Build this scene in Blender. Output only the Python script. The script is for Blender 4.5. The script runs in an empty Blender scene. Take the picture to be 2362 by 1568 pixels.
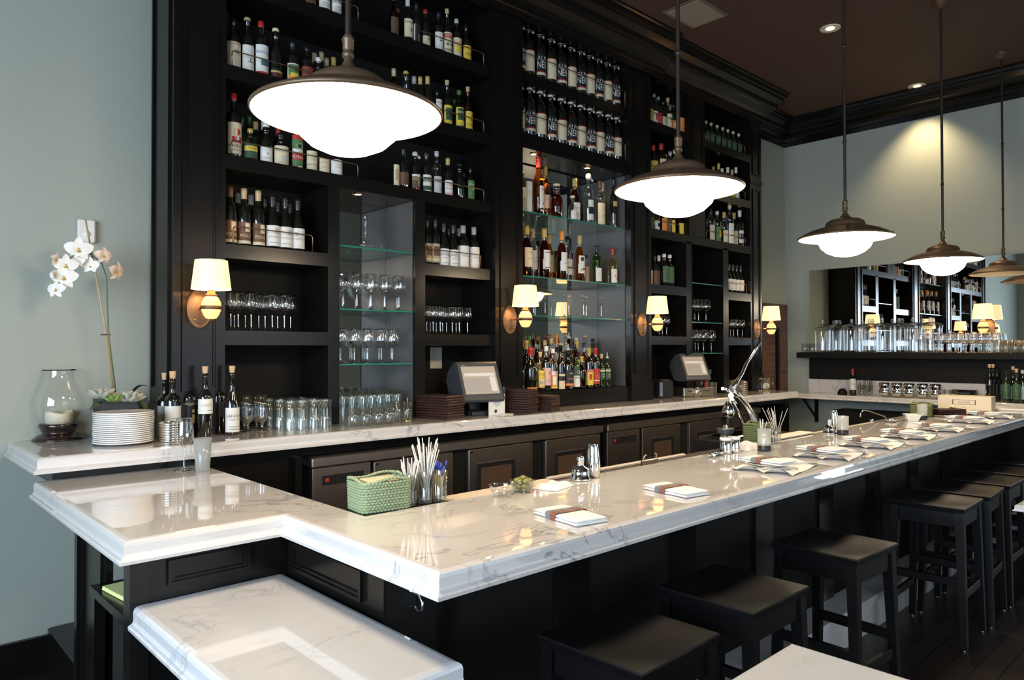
import bpy, math, random
from math import pi, sin, cos, radians
from mathutils import Vector, Matrix
random.seed(11)
S = bpy.context.scene
C = S.collection
# ------------------------------------------------------------ camera, exposure, light
F, PITCH, ROLL, YAW, EYE = 1668.0, radians(.73), radians(-.07), radians(46.89), 1.64
_fw = Vector((cos(YAW)*cos(PITCH), sin(YAW)*cos(PITCH), sin(PITCH)))
_rt = _fw.cross(Vector((0, 0, 1))).normalized(); _up = _rt.cross(_fw)
_r, _u = _rt*cos(ROLL)+_up*sin(ROLL), _up*cos(ROLL)-_rt*sin(ROLL)
cam = bpy.data.objects.new('camera', bpy.data.cameras.new('camera'))
C.objects.link(cam); S.camera = cam
cam.matrix_world = Matrix(((_r.x, _u.x, -_fw.x, 0), (_r.y, _u.y, -_fw.y, 0), (_r.z, _u.z, -_fw.z, EYE), (0, 0, 0, 1)))
cam.data.sensor_width = 36; cam.data.lens = F/2362*36
cam.data.clip_start = .02; cam.data.clip_end = 80
S.view_settings.view_transform = 'Standard'; S.view_settings.look = 'None'
S.view_settings.gamma = 1; S.view_settings.use_curve_mapping = False
S.view_settings.exposure = 0.18
try:
    S.cycles.transparent_max_bounces = 48; S.cycles.max_bounces = 8
    S.cycles.glossy_bounces = 5; S.cycles.diffuse_bounces = 4
    S.cycles.caustics_reflective = False; S.cycles.caustics_refractive = False
    S.cycles.sample_clamp_indirect = 4
except Exception: pass
w = bpy.data.worlds.new('world'); S.world = w; w.use_nodes = True
w.node_tree.nodes['Background'].inputs[0].default_value = (.55, .7, .9, 1)
w.node_tree.nodes['Background'].inputs[1].default_value = .6
def area(name, loc, size, sizey, power, col, rot):
    l = bpy.data.lights.new(name, 'AREA'); l.shape = 'RECTANGLE'; l.size = size; l.size_y = sizey
    l.energy = power; l.color = col
    o = bpy.data.objects.new(name, l); C.objects.link(o); o.location = loc; o.rotation_euler = rot
    return o
DAY = (.70, .84, 1.0)
area('daylight_left_window', (-2.93, .2, 1.95), 2.5, 4.2, 350, DAY, (0, radians(-90), 0))
area('daylight_street_window', (3.6, -3.13, 1.9), 4.8, 2.4, 45, (.78, .88, 1), (radians(90), 0, 0))
area('daylight_dining_window', (14.2, -3.13, 2.2), 1.4, 3.2, 110, (.85, .92, 1), (radians(90), 0, 0))
def ray(px, py):
    return _r*((px-1181)/F)+_u*(-(py-784)/F)+_fw
def onz(px, py, z): d = ray(px, py); return Vector((0, 0, EYE))+d*((z-EYE)/d.z)
def ony(px, py, y): d = ray(px, py); return Vector((0, 0, EYE))+d*(y/d.y)
def onx(px, py, x): d = ray(px, py); return Vector((0, 0, EYE))+d*(x/d.x)
def X(px, y): return ony(px, 700, y).x
# ------------------------------------------------------------ materials
def nmat(name):
    m = bpy.data.materials.new(name); m.use_nodes = True
    return m, m.node_tree.nodes, m.node_tree.links, m.node_tree.nodes['Principled BSDF']
def plain(name, col, rough=.5, metal=0, coat=0, bump=0, bscale=60, var=0, spec=.5):
    m, N, L, b = nmat(name)
    b.inputs['Base Color'].default_value = (*col, 1); b.inputs['Roughness'].default_value = rough
    b.inputs['Metallic'].default_value = metal; b.inputs['Specular IOR Level'].default_value = spec; b.inputs['Coat Weight'].default_value = coat
    if bump or var:
        t = N.new('ShaderNodeTexCoord'); n = N.new('ShaderNodeTexNoise'); n.inputs['Scale'].default_value = bscale
        n.inputs['Detail'].default_value = 4; L.new(t.outputs['Object'], n.inputs['Vector'])
        if bump:
            bp = N.new('ShaderNodeBump'); bp.inputs['Strength'].default_value = bump; bp.inputs['Distance'].default_value = .002
            L.new(n.outputs['Fac'], bp.inputs['Height']); L.new(bp.outputs['Normal'], b.inputs['Normal'])
        if var:
            mx = N.new('ShaderNodeMix'); mx.data_type = 'RGBA'
            mx.inputs[6].default_value = (*[c*(1-var) for c in col], 1); mx.inputs[7].default_value = (*[min(1, c*(1+var)) for c in col], 1)
            L.new(n.outputs['Fac'], mx.inputs[0]); L.new(mx.outputs[2], b.inputs['Base Color'])
    return m
_pc = {}
def col(c, rough=.6, metal=0):
    k = (tuple(c), rough, metal)
    if k not in _pc: _pc[k] = plain('paint_%d' % len(_pc), c, rough, metal, bump=.15, bscale=200)
    return _pc[k]
def emis(name, c, s, rough=.4):
    m, N, L, b = nmat(name)
    b.inputs['Base Color'].default_value = (*c, 1); b.inputs['Roughness'].default_value = rough
    b.inputs['Emission Color'].default_value = (*c, 1); b.inputs['Emission Strength'].default_value = s
    return m
def thin(name, c, refl=.9, base=.05, rough=.02, p=3.0, frost=0):
    m, N, L, b = nmat(name); N.remove(b); out = N['Material Output']
    t = N.new('ShaderNodeBsdfTransparent'); t.inputs[0].default_value = (*c, 1)
    g = N.new('ShaderNodeBsdfGlossy'); g.inputs['Roughness'].default_value = rough
    g.inputs[0].default_value = (.95, .97, .97, 1)
    lw = N.new('ShaderNodeLayerWeight'); lw.inputs[0].default_value = .5
    pw = N.new('ShaderNodeMath'); pw.operation = 'POWER'; pw.inputs[1].default_value = p
    ma = N.new('ShaderNodeMath'); ma.operation = 'MULTIPLY_ADD'; ma.inputs[1].default_value = refl; ma.inputs[2].default_value = base
    mx = N.new('ShaderNodeMixShader')
    L.new(lw.outputs['Facing'], pw.inputs[0]); L.new(pw.outputs[0], ma.inputs[0]); L.new(ma.outputs[0], mx.inputs[0])
    L.new(t.outputs[0], mx.inputs[1]); L.new(g.outputs[0], mx.inputs[2])
    last = mx
    if frost:
        d = N.new('ShaderNodeBsdfDiffuse'); d.inputs[0].default_value = (.8, .83, .82, 1)
        tl = N.new('ShaderNodeBsdfTranslucent'); tl.inputs[0].default_value = (.8, .83, .82, 1)
        a = N.new('ShaderNodeMixShader'); a.inputs[0].default_value = .5
        L.new(d.outputs[0], a.inputs[1]); L.new(tl.outputs[0], a.inputs[2])
        m2 = N.new('ShaderNodeMixShader'); m2.inputs[0].default_value = frost
        L.new(mx.outputs[0], m2.inputs[1]); L.new(a.outputs[0], m2.inputs[2]); last = m2
    L.new(last.outputs[0], out.inputs['Surface'])
    return m
def marble_mat(name, base=(.745, .715, .69), vs=1.0):
    m, N, L, b = nmat(name)
    t = N.new('ShaderNodeTexCoord'); mp = N.new('ShaderNodeMapping'); mp.inputs['Scale'].default_value = (1, 1.6, 1)
    mp.inputs['Rotation'].default_value = (0, 0, .6)
    L.new(t.outputs['Object'], mp.inputs['Vector'])
    n1 = N.new('ShaderNodeTexNoise'); n1.inputs['Scale'].default_value = 2.2*vs; n1.inputs['Detail'].default_value = 9; n1.inputs['Roughness'].default_value = .62
    n1.inputs['Distortion'].default_value = 1.3
    n2 = N.new('ShaderNodeTexNoise'); n2.inputs['Scale'].default_value = 1.3*vs; n2.inputs['Detail'].default_value = 3
    L.new(mp.outputs[0], n1.inputs['Vector']); L.new(mp.outputs[0], n2.inputs['Vector'])
    s = N.new('ShaderNodeMath'); s.operation = 'SUBTRACT'; s.inputs[1].default_value = .5; L.new(n1.outputs['Fac'], s.inputs[0])
    a = N.new('ShaderNodeMath'); a.operation = 'ABSOLUTE'; L.new(s.outputs[0], a.inputs[0])
    r = N.new('ShaderNodeValToRGB'); r.color_ramp.elements[0].position = 0; r.color_ramp.elements[0].color = (1, 1, 1, 1)
    r.color_ramp.elements[1].position = .022; r.color_ramp.elements[1].color = (0, 0, 0, 1)
    L.new(a.outputs[0], r.inputs[0])
    r2 = N.new('ShaderNodeValToRGB'); r2.color_ramp.elements[0].position = .44; r2.color_ramp.elements[1].position = .66
    L.new(n2.outputs['Fac'], r2.inputs[0])
    mu = N.new('ShaderNodeMath'); mu.operation = 'MULTIPLY'; L.new(r.outputs[0], mu.inputs[0]); L.new(r2.outputs[0], mu.inputs[1])
    m2 = N.new('ShaderNodeMath'); m2.operation = 'MULTIPLY'; m2.inputs[1].default_value = .8; L.new(mu.outputs[0], m2.inputs[0])
    mc = N.new('ShaderNodeMix'); mc.data_type = 'RGBA'; mc.inputs[6].default_value = (*base, 1); mc.inputs[7].default_value = (*[c*.9 for c in base], 1)
    L.new(n2.outputs['Fac'], mc.inputs[0])
    mx = N.new('ShaderNodeMix'); mx.data_type = 'RGBA'; mx.inputs[7].default_value = (.22, .235, .25, 1)
    L.new(m2.outputs[0], mx.inputs[0]); L.new(mc.outputs[2], mx.inputs[6])
    L.new(mx.outputs[2], b.inputs['Base Color'])
    b.inputs['Roughness'].default_value = .035; b.inputs['Coat Weight'].default_value = .6; b.inputs['Coat Roughness'].default_value = .02
    b.inputs['Coat IOR'].default_value = 1.6
    return m
def brushed(name, c, rough):
    m, N, L, b = nmat(name); b.inputs['Metallic'].default_value = 1; b.inputs['Base Color'].default_value = (*c, 1)
    t = N.new('ShaderNodeTexCoord'); mp = N.new('ShaderNodeMapping'); mp.inputs['Scale'].default_value = (300, 4, 3)
    n = N.new('ShaderNodeTexNoise'); n.inputs['Scale'].default_value = 1
    L.new(t.outputs['Object'], mp.inputs[0]); L.new(mp.outputs[0], n.inputs['Vector'])
    mr = N.new('ShaderNodeMapRange'); mr.inputs['To Min'].default_value = rough*.8; mr.inputs['To Max'].default_value = rough*1.3
    L.new(n.outputs['Fac'], mr.inputs['Value']); L.new(mr.outputs[0], b.inputs['Roughness'])
    return m
def wood_floor():
    m, N, L, b = nmat('dark_oak_floor')
    t = N.new('ShaderNodeTexCoord'); br = N.new('ShaderNodeTexBrick'); br.inputs['Scale'].default_value = 1
    br.inputs['Brick Width'].default_value = 1.4; br.inputs['Row Height'].default_value = .11; br.inputs['Mortar Size'].default_value = .003
    br.inputs['Color1'].default_value = (.022, .015, .011, 1); br.inputs['Color2'].default_value = (.034, .023, .017, 1); br.inputs['Mortar'].default_value = (.006, .005, .004, 1)
    L.new(t.outputs['Object'], br.inputs['Vector']); L.new(br.outputs['Color'], b.inputs['Base Color']); b.inputs['Roughness'].default_value = .35
    return m
def brick_mat():
    m, N, L, b = nmat('brick')
    t = N.new('ShaderNodeTexCoord'); mp = N.new('ShaderNodeMapping'); mp.inputs['Rotation'].default_value = (pi/2, 0, 0)
    br = N.new('ShaderNodeTexBrick'); br.inputs['Scale'].default_value = 1
    br.inputs['Brick Width'].default_value = .21; br.inputs['Row Height'].default_value = .073; br.inputs['Mortar Size'].default_value = .006
    br.inputs['Color1'].default_value = (.09, .042, .03, 1); br.inputs['Color2'].default_value = (.14, .07, .05, 1); br.inputs['Mortar'].default_value = (.12, .10, .085, 1)
    L.new(t.outputs['Object'], mp.inputs[0]); L.new(mp.outputs[0], br.inputs['Vector']); L.new(br.outputs['Color'], b.inputs['Base Color'])
    b.inputs['Roughness'].default_value = .9
    return m
DARK = plain('black_brown_lacquer', (.0068, .0060, .0054), .22, spec=.3, bump=.08, bscale=25)
DARKM = plain('black_brown_matte', (.007, .0062, .0056), .6, spec=.2)
STOOL = plain('stool_lacquer', (.004, .0038, .0042), .34, spec=.25, bump=.1, bscale=30)
WALL = plain('sage_plaster', (.365, .40, .35), .75, bump=.1, bscale=40, var=.03)
CEIL = plain('brown_ceiling', (.066, .037, .023), .8)
FLOOR = wood_floor(); BRICK = brick_mat(); MARBLE = marble_mat('white_marble')
MARB2 = marble_mat('veined_marble', (.74, .74, .75), 1.5)
CHROME = plain('chrome', (.86, .86, .85), .07, 1)
STEEL = brushed('brushed_steel', (.56, .49, .42), .3)
BRONZE = plain('aged_bronze', (.14, .088, .052), .42, .5, bump=.1, bscale=30)
BRASS = plain('brass', (.75, .5, .18), .2, 1)
RAIL = plain('dull_brass_rail', (.22, .15, .09), .35, 1)
ENAMEL = plain('white_enamel', (.82, .74, .55), .3)
PORC = plain('white_porcelain', (.86, .84, .8), .12, coat=.5)
LINEN = plain('white_linen', (.86, .84, .81), .85, bump=.4, bscale=500)
MIRROR = plain('mirror_silver', (.86, .88, .87), .01, 1)
DMIRROR = plain('smoked_mirror', (.55, .57, .57), .03, 1)
BLKPL = plain('black_plastic', (.015, .015, .017), .35)
GRYPL = plain('charcoal_plastic', (.05, .054, .06), .42)
CORK = plain('cork', (.58, .40, .22), .85, bump=.5, bscale=300, var=.25)
CLEAR = thin('clear_glass', (.975, .985, .98), base=.08)
JARG = thin('jar_glass', (.96, .97, .97), refl=.85, base=.11, p=2.2)
CLEARF = thin('clear_glass_fine', (.99, .99, .99), refl=.65, base=.05, p=4.5)
STEMG = thin('glass_stem', (.8, .82, .82), refl=.6, base=.3, p=2)
GREENG = thin('green_glass', (.35, .55, .2)); AMBERG = thin('amber_spirit', (.80, .36, .08))
REDG = thin('dark_amber_spirit', (.45, .12, .03)); STRAWG = thin('pale_spirit', (.93, .85, .6)); BROWNG = thin('brown_glass', (.25, .1, .04))
SHELFG = thin('shelf_glass', (.86, .95, .91), refl=.6, base=.07)
EDGEG = plain('glass_edge', (.02, .22, .15), .15, coat=1)
FROST = thin('frosted_glass', (.9, .92, .92), frost=.4)
DKGL = plain('dark_bottle_glass', (.006, .007, .005), .07, coat=1)
DKGR = plain('dark_green_glass', (.012, .022, .008), .08, coat=1)
WOODB = plain('dark_turned_wood', (.02, .009, .0065), .25, coat=.5)
GLOBE = emis('opal_globe_lit', (1, .80, .55), 58)
SHADE = emis('linen_shade_lit', (1, .70, .34), 1.15)
EGG = emis('alabaster_lit', (1, .62, .22), .9)
BULB = emis('halogen_lit', (1, .7, .35), 30)
LEATH = plain('brown_leather', (.035, .013, .010), .45, bump=.4, bscale=150)
WAX = plain('candle_wax', (.8, .72, .55), .5)
# ------------------------------------------------------------ mesh builder
class MB:
    def __init__(s): s.v = []; s.f = []; s.m = []; s.sm = []
    def add(s, vs, fs, mi=0, smooth=False):
        o = len(s.v); s.v += [tuple(v) for v in vs]
        for f in fs: s.f.append([i+o for i in f]); s.m.append(mi); s.sm.append(smooth)
        return s
    def box(s, x0, x1, y0, y1, z0, z1, mi=0):
        vs = [(x, y, z) for x in (x0, x1) for y in (y0, y1) for z in (z0, z1)]
        return s.add(vs, [(0, 1, 3, 2), (4, 6, 7, 5), (0, 4, 5, 1), (2, 3, 7, 6), (0, 2, 6, 4), (1, 5, 7, 3)], mi)
    def rbox(s, x0, x1, y0, y1, z0, z1, r=.004, mi=0):   # box with chamfered edges all round
        r = min(r, (x1-x0)/2.01, (y1-y0)/2.01, (z1-z0)/2.01)
        rings = []
        for z, k in ((z0, r), (z0+r, 0), (z1-r, 0), (z1, r)):
            a, b, c, d = x0+k, x1-k, y0+k, y1-k
            rings.append([(a+r, c, z), (b-r, c, z), (b, c+r, z), (b, d-r, z), (b-r, d, z), (a+r, d, z), (a, d-r, z), (a, c+r, z)])
        return s.loft(rings, True, True, mi)
    def loft(s, rings, cap0=False, cap1=False, mi=0, smooth=False, closed=True, mifn=None):
        n = len(rings[0]); o = len(s.v)
        for r in rings: s.v += [tuple(p) for p in r]
        for i in range(len(rings)-1):
            for j in range(n if closed else n-1):
                k = (j+1) % n
                s.f.append([o+i*n+j, o+i*n+k, o+(i+1)*n+k, o+(i+1)*n+j]); s.m.append(mifn(i) if mifn else mi); s.sm.append(smooth)
        if cap0: s.f.append([o+j for j in range(n)][::-1]); s.m.append(mi); s.sm.append(False)
        if cap1: s.f.append([o+(len(rings)-1)*n+j for j in range(n)]); s.m.append(mi); s.sm.append(False)
        return s
    def lathe(s, prof, n=24, c=(0, 0, 0), mi=0, smooth=True, sx=1, sy=1, mifn=None, M=None):
        rings = []
        for r, z in prof:
            ring = [Vector((max(r, 1e-5)*cos(2*pi*j/n)*sx, max(r, 1e-5)*sin(2*pi*j/n)*sy, z)) for j in range(n)]
            if M: ring = [M @ p for p in ring]
            rings.append([p+Vector(c) for p in ring])
        return s.loft(rings, mi=mi, smooth=smooth, mifn=mifn)
    def tube(s, pts, r, n=8, mi=0, smooth=True, caps=True, sx=1.0):
        pts = [Vector(p) for p in pts]; rr = r if isinstance(r, (list, tuple)) else [r]*len(pts)
        rings = []; prev = None
        for i, p in enumerate(pts):
            d = (pts[min(i+1, len(pts)-1)]-pts[max(i-1, 0)]).normalized()
            if prev is None:
                a = Vector((0, 0, 1)) if abs(d.z) < .9 else Vector((1, 0, 0)); u = d.cross(a).normalized()
            else: u = (prev-d*prev.dot(d)).normalized()
            prev = u; v = d.cross(u)
            rings.append([p+(u*cos(2*pi*j/n)*sx+v*sin(2*pi*j/n))*rr[i] for j in range(n)])
        return s.loft(rings, caps, caps, mi, smooth)
    def disc(s, c, r, n=24, mi=0, axis=None):
        vs = [(c[0]+r*cos(2*pi*j/n), c[1]+r*sin(2*pi*j/n), c[2]) for j in range(n)]
        return s.add(vs, [list(range(n))], mi)
    def frame(s, x0, x1, z0, z1, y, w=.018, d=.012, plane='y', mi=0, sgn=-1):
        # picture-frame moulding standing proud of a face: two stepped bars
        for k, (off, ww, dd) in enumerate(((0, w*.5, d), (w*.5, w*.5, d*.5))):
            for a, b, c, e in ((x0+off, x1-off, z0+off, z0+off+ww), (x0+off, x1-off, z1-off-ww, z1-off), (x0+off, x0+off+ww, z0+off+ww, z1-off-ww), (x1-off-ww, x1-off, z0+off+ww, z1-off-ww)):
                if plane == 'y': s.box(a, b, min(y, y+sgn*dd), max(y, y+sgn*dd), c, e, mi)
                else: s.box(min(y, y+sgn*dd), max(y, y+sgn*dd), a, b, c, e, mi)
        return s
    def xform(s, M, start=0):
        for i in range(start, len(s.v)): s.v[i] = tuple(M @ Vector(s.v[i]))
        return s
    def mesh(s, name, mats):
        me = bpy.data.meshes.new(name); me.from_pydata(s.v, [], s.f)
        for m in (mats if isinstance(mats, (list, tuple)) else [mats]): me.materials.append(m)
        me.polygons.foreach_set('material_index', s.m); me.polygons.foreach_set('use_smooth', s.sm)
        me.update(); return me
def obj(name, mb, mats, parent=None, loc=None, rz=0):
    me = mb.mesh(name, mats) if isinstance(mb, MB) else mb
    o = bpy.data.objects.new(name, me); C.objects.link(o)
    if parent: o.parent = parent
    if loc is not None: o.location = loc
    if rz: o.rotation_euler.z = rz
    return o
def tag(o, label, cat, group=None):
    o['label'] = label; o['category'] = cat
    if group: o['group'] = group
    return o
def thing(name, label, cat, loc=(0, 0, 0), rz=0, group=None):
    o = bpy.data.objects.new(name, None); C.objects.link(o); o.location = loc; o.rotation_euler.z = rz
    o.empty_display_size = .05
    return tag(o, label, cat, group)
def dup(o, loc=None, rz=None, label=None, parent=None):
    c = o.copy(); C.objects.link(c)
    if parent: c.parent = parent
    if loc is not None: c.location = loc
    if rz is not None: c.rotation_euler.z = rz
    if label: c['label'] = label
    for ch in list(o.children): dup(ch, parent=c)
    return c
def struct(name, mb, mat, parent=None):
    o = obj(name, mb, mat, parent)
    if not parent: o['kind'] = 'structure'
    return o
ORD = ['first', 'second', 'third', 'fourth', 'fifth', 'sixth', 'seventh', 'eighth', 'ninth', 'tenth', 'eleventh', 'twelfth', 'thirteenth', 'fourteenth', 'fifteenth', 'sixteenth']
_tc = {}
def text(s):    # flat outline of a word: vertices centred on the origin, width 1 unit per letter height
    if s not in _tc:
        cu = bpy.data.curves.new('t', 'FONT'); cu.body = s; cu.align_x = 'CENTER'; cu.resolution_u = 2
        o = bpy.data.objects.new('t', cu); C.objects.link(o); bpy.context.view_layer.update()
        me = o.to_mesh(); v = [tuple(p.co) for p in me.vertices]; f = [list(p.vertices) for p in me.polygons]
        o.to_mesh_clear(); bpy.data.objects.remove(o); bpy.data.curves.remove(cu)
        if v:
            ys = [p[1] for p in v]; y0, y1 = min(ys), max(ys); h = (y1-y0) or 1
            v = [(p[0]/h, (p[1]-y0)/h) for p in v]
        _tc[s] = (v, f)
    return _tc[s]
# label wrapped round a bottle, facing -y; decorations are printed areas
_lab = {}
def label_mesh(R, z0, z1, A, base, deco):
    k = (round(R, 4), round(z0, 4), round(z1, 4), A, base, deco)
    if k in _lab: return _lab[k]
    mb = MB(); mats = [col(base, .55)]; H = z1-z0
    def mi(c):
        m = col(c, .55)
        if m not in mats: mats.append(m)
        return mats.index(m)
    def P(u, v, e): a = -pi/2+u*A; return ((R+e)*cos(a), (R+e)*sin(a), z0+v*H)
    def patch(u0, u1, v0, v1, e, m):
        n = max(2, int(12*(u1-u0)/2)+1)
        mb.loft([[P(u0+(u1-u0)*i/n, v0, e) for i in range(n+1)], [P(u0+(u1-u0)*i/n, v1, e) for i in range(n+1)]], mi=m, closed=False, smooth=True)
    patch(-1, 1, 0, 1, .0006, 0); e = .0006
    for d in deco:
        e += .0003
        if d[0] == 'b': patch(-1, 1, d[1], d[2], e, mi(d[3]))
        elif d[0] == 'r': patch(d[1], d[2], d[3], d[4], e, mi(d[5]))
        elif d[0] == 't':
            v, f = text(d[1]); hh = d[3]*H
            if v:
                wd = max(p[0] for p in v)-min(p[0] for p in v); sx = min(hh, 2*A*R*.92/max(wd, 1e-3))
                mb.add([P(p[0]*sx/(A*R), d[2]+p[1]*d[3], e) for p in v], f, mi(d[4]))
        elif d[0] == 'd':
            n = 14; vs = [P(d[1]+d[3]*cos(2*pi*i/n)/(A*R), d[2]+d[3]*sin(2*pi*i/n)/H, e) for i in range(n)]
            mb.add(vs, [list(range(n))], mi(d[4]))
    _lab[k] = mb.mesh('label', mats); return _lab[k]
PROF = {
 'bordeaux': [(0, .01), (.9, 0), (1, .02), (1, .6), (.95, .65), (.75, .695), (.47, .73), (.38, .77), (.36, .93), (.42, .935), (.42, .965), (.36, .97), (.36, 1), (0, 1)],
 'burgundy': [(0, .01), (.9, 0), (1, .02), (1, .42), (.93, .5), (.7, .6), (.48, .68), (.37, .75), (.35, .94), (.41, .945), (.41, .97), (.35, 1), (0, 1)],
 'liquor': [(0, .01), (.92, 0), (1, .02), (1, .62), (.92, .68), (.6, .73), (.4, .76), (.36, .8), (.36, .97), (.4, .975), (.4, 1), (0, 1)],
 'cognac': [(0, .01), (.9, 0), (1, .02), (1, .48), (.92, .56), (.66, .68), (.43, .76), (.36, .82), (.36, .97), (.42, .975), (.42, 1), (0, 1)],
 'squat': [(0, .01), (.9, 0), (1, .03), (1, .5), (.9, .6), (.55, .68), (.36, .73), (.33, .96), (.4, .965), (.4, 1), (0, 1)],
 'cone': [(0, .01), (.95, 0), (1, .03), (.98, .3), (.75, .48), (.45, .66), (.34, .76), (.32, .97), (.4, .975), (.4, 1), (0, 1)],
 'decant': [(0, .01), (.7, 0), (.8, .03), (1, .4), (.98, .55), (.8, .68), (.42, .76), (.38, .86), (.5, .88), (.5, .98), (.3, 1), (0, 1)],
 'slim': [(0, .01), (.9, 0), (1, .015), (1, .55), (.85, .64), (.55, .72), (.45, .78), (.42, 1), (0, 1)],
 'swing': [(0, .01), (.92, 0), (1, .02), (1, .54), (.98, .6), (.9, .655), (.74, .70), (.5, .735), (.36, .76), (.3, .80), (.28, .9), (.38, .905), (.38, .93), (.3, .94), (.3, .95), (0, .95)],
}
_bm = {}
def bottle(kind, x, y, z, h, r, glass, lab, cap, label, group, fill=.8, rz=None, name=None, cat='bottle', gname=None):
    """glass: material or (liquid, empty); lab: (z0,z1,A,base,deco); cap: (style,colour)"""
    gm = glass if isinstance(glass, tuple) else (glass, glass)
    k = (kind, h, r, gm[0].name, gm[1].name, fill)
    if k not in _bm:
        pr = [(a*r, b*h) for a, b in PROF[kind]]
        mb = MB(); mb.lathe(pr, 20, mifn=lambda i: 0 if pr[i+1][1] <= fill*h else 1)
        _bm[k] = mb.mesh('bottle', list(gm))
    if name is None: name = 'wine_bottle' if kind in ('bordeaux', 'burgundy') else 'liquor_bottle'
    o = obj(name, _bm[k], None, None, (x, y, z), random.uniform(-.12, .12) if rz is None else rz); tag(o, label, cat, group)
    if lab:
        z0, z1, A, base, deco = lab
        obj('label', label_mesh(r, z0*h, z1*h, A, base, deco), None, o)
    if cap:
        st, cc = cap[0], cap[1]; nr = {'slim': .44, 'swing': .33}.get(kind, .41)*r
        ck = ('cap', st, cc, round(nr, 4), h)
        if ck not in _bm:
            mb = MB()
            if st == 'cap': mb.lathe([(nr*1.03, .9*h), (nr*1.08, .905*h), (nr*1.08, 1.004*h), (nr*.9, 1.008*h), (0, 1.008*h)], 14)
            elif st == 'foil': mb.lathe([(nr*1.06, .82*h), (nr*1.05, .93*h), (nr*1.12, .935*h), (nr*1.1, 1.003*h), (0, 1.006*h)], 14)
            elif st == 'cork': mb.lathe([(nr*.8, .985*h), (nr*.85, 1.005*h), (nr*1.05, 1.0*h+.035), (nr*.98, 1.0*h+.037), (0, 1.0*h+.037)], 12)
            elif st == 'stop': mb.lathe([(nr*1.0, 1.0*h), (nr*1.3, 1.0*h+.002), (nr*1.3, 1.0*h+.016), (nr, 1.0*h+.02), (0, 1.0*h+.02)], 14)
            elif st == 'clip':
                mb.lathe([(nr*.8, .90*h), (nr*1.25, .905*h), (nr*1.6, .93*h), (nr*1.6, .985*h), (nr*1.3, 1.01*h), (nr*.8, 1.02*h), (0, 1.02*h)], 14)
                mb.tube([(nr, 0, .9*h), (nr*2.2, -.004, .92*h), (nr*2.3, -.004, .955*h), (nr*1.3, 0, .97*h)], .0016, 5)
                M = Matrix.Translation((nr*2.6, -.008, .895*h)) @ Matrix.Rotation(pi/2, 4, 'X')
                mb.lathe([(0, -.003), (.012, -.003), (.012, .003), (0, .003)], 12, M=M)
            elif st == 'pour':
                mb.lathe([(nr*.9, 1.0*h), (nr*1.05, 1.0*h+.004), (nr*.9, 1.0*h+.014), (nr*.35, 1.0*h+.02), (nr*.3, 1.0*h+.05), (0, 1.0*h+.05)], 10)
            _bm[ck] = mb.mesh('cap', CORK if cc == 'cork' else col(cc, .35))
        obj({'cork': 'cork', 'stop': 'stopper', 'pour': 'pourer', 'clip': 'swing_stopper', 'foil': 'capsule'}.get(st, 'cap'), _bm[ck], None, o)
    return o
# palette for printed paper
CR = (.72, .62, .42); WH = (.78, .76, .7); TAN = (.45, .34, .2); RD = (.45, .03, .02); OR = (.75, .25, .04); YE = (.75, .55, .06); GR = (.08, .18, .06)
BK = (.012, .012, .014); GY = (.3, .3, .3); BL = (.05, .1, .3); DG = (.03, .08, .04); PK = (.7, .45, .42); GD = (.5, .36, .1); NV = (.009, .009, .016); BR = (.12, .06, .03); SV = (.52, .52, .5)
PG = (.66, .6, .54)
CN = {PG: 'grey', CR: 'cream', WH: 'white', TAN: 'tan', RD: 'red', OR: 'orange', YE: 'yellow', GR: 'green', BK: 'black', GY: 'grey', BL: 'blue', DG: 'dark green', PK: 'pink', GD: 'gold', NV: 'navy', BR: 'brown', SV: 'silver', 'cork': 'cork'}
GN = {}
for m_, n_ in ((DKGL, 'dark'), (DKGR, 'dark green'), (CLEAR, 'clear'), (GREENG, 'green'), (AMBERG, 'amber'), (REDG, 'deep amber'), (STRAWG, 'pale'), (BROWNG, 'brown')): GN[m_.name] = n_
def row(shelf, z, y, items, group):
    """items: (px, kind, h, r, glass, lab, cap[, dy])"""
    its = sorted(items, key=lambda t: t[0])
    for i, it in enumerate(its):
        px, kind, h, r, g, lab, cap = it[:7]; dy = it[7] if len(it) > 7 else 0
        g0 = g[0] if isinstance(g, tuple) else g
        s = GN[g0.name]+' bottle'
        if lab: s += ', %s label' % CN[lab[3]]
        if cap: s += ', '+CN[cap[1]]+' '+{'cork': 'cork', 'stop': 'stopper', 'cap': 'cap', 'foil': 'capsule', 'clip': 'swing stopper', 'pour': 'pourer'}[cap[0]]
        s = s.replace('cork cork', 'cork')
        s += ', %s from left on %s' % (ORD[i], shelf)
        if len(s.split()) > 16: s = s.replace(' from left', '')
        bottle(kind, X(px, y+dy), y+dy, z, h, r, g, lab, cap, s, group)
# ------------------------------------------------------------ room
YW, YF, ZC, ZCT, ZB = 4.35, 3.98, 4.5, 1.18, 1.07
XF = 8.85
struct('floor', MB().box(-3.2, 15.2, -3.4, 4.6, -.1, 0), FLOOR)
struct('ceiling', MB().box(-3.2, 15.2, -3.4, 4.6, ZC, ZC+.1), CEIL)
struct('wall_back', MB().box(-3.2, XF+.2, YW, YW+.15, 0, ZC), WALL)
def holed(ax, p0, p1, a0, a1, holes):
    mb = MB(); cur = a0
    def bx(u0, u1, z0, z1):
        if u1-u0 < 1e-4 or z1-z0 < 1e-4: return
        if ax == 'x': mb.box(p0, p1, u0, u1, z0, z1)
        else: mb.box(u0, u1, p0, p1, z0, z1)
    for h0, h1, z0, z1 in holes:
        bx(cur, h0, 0, ZC); bx(h0, h1, 0, z0); bx(h0, h1, z1, ZC); cur = h1
    bx(cur, a1, 0, ZC); return mb
struct('wall_left', holed('x', -3.15, -3.0, -3.4, YW, [(-1.9, 2.3, .7, 3.2)]), WALL)
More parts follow.
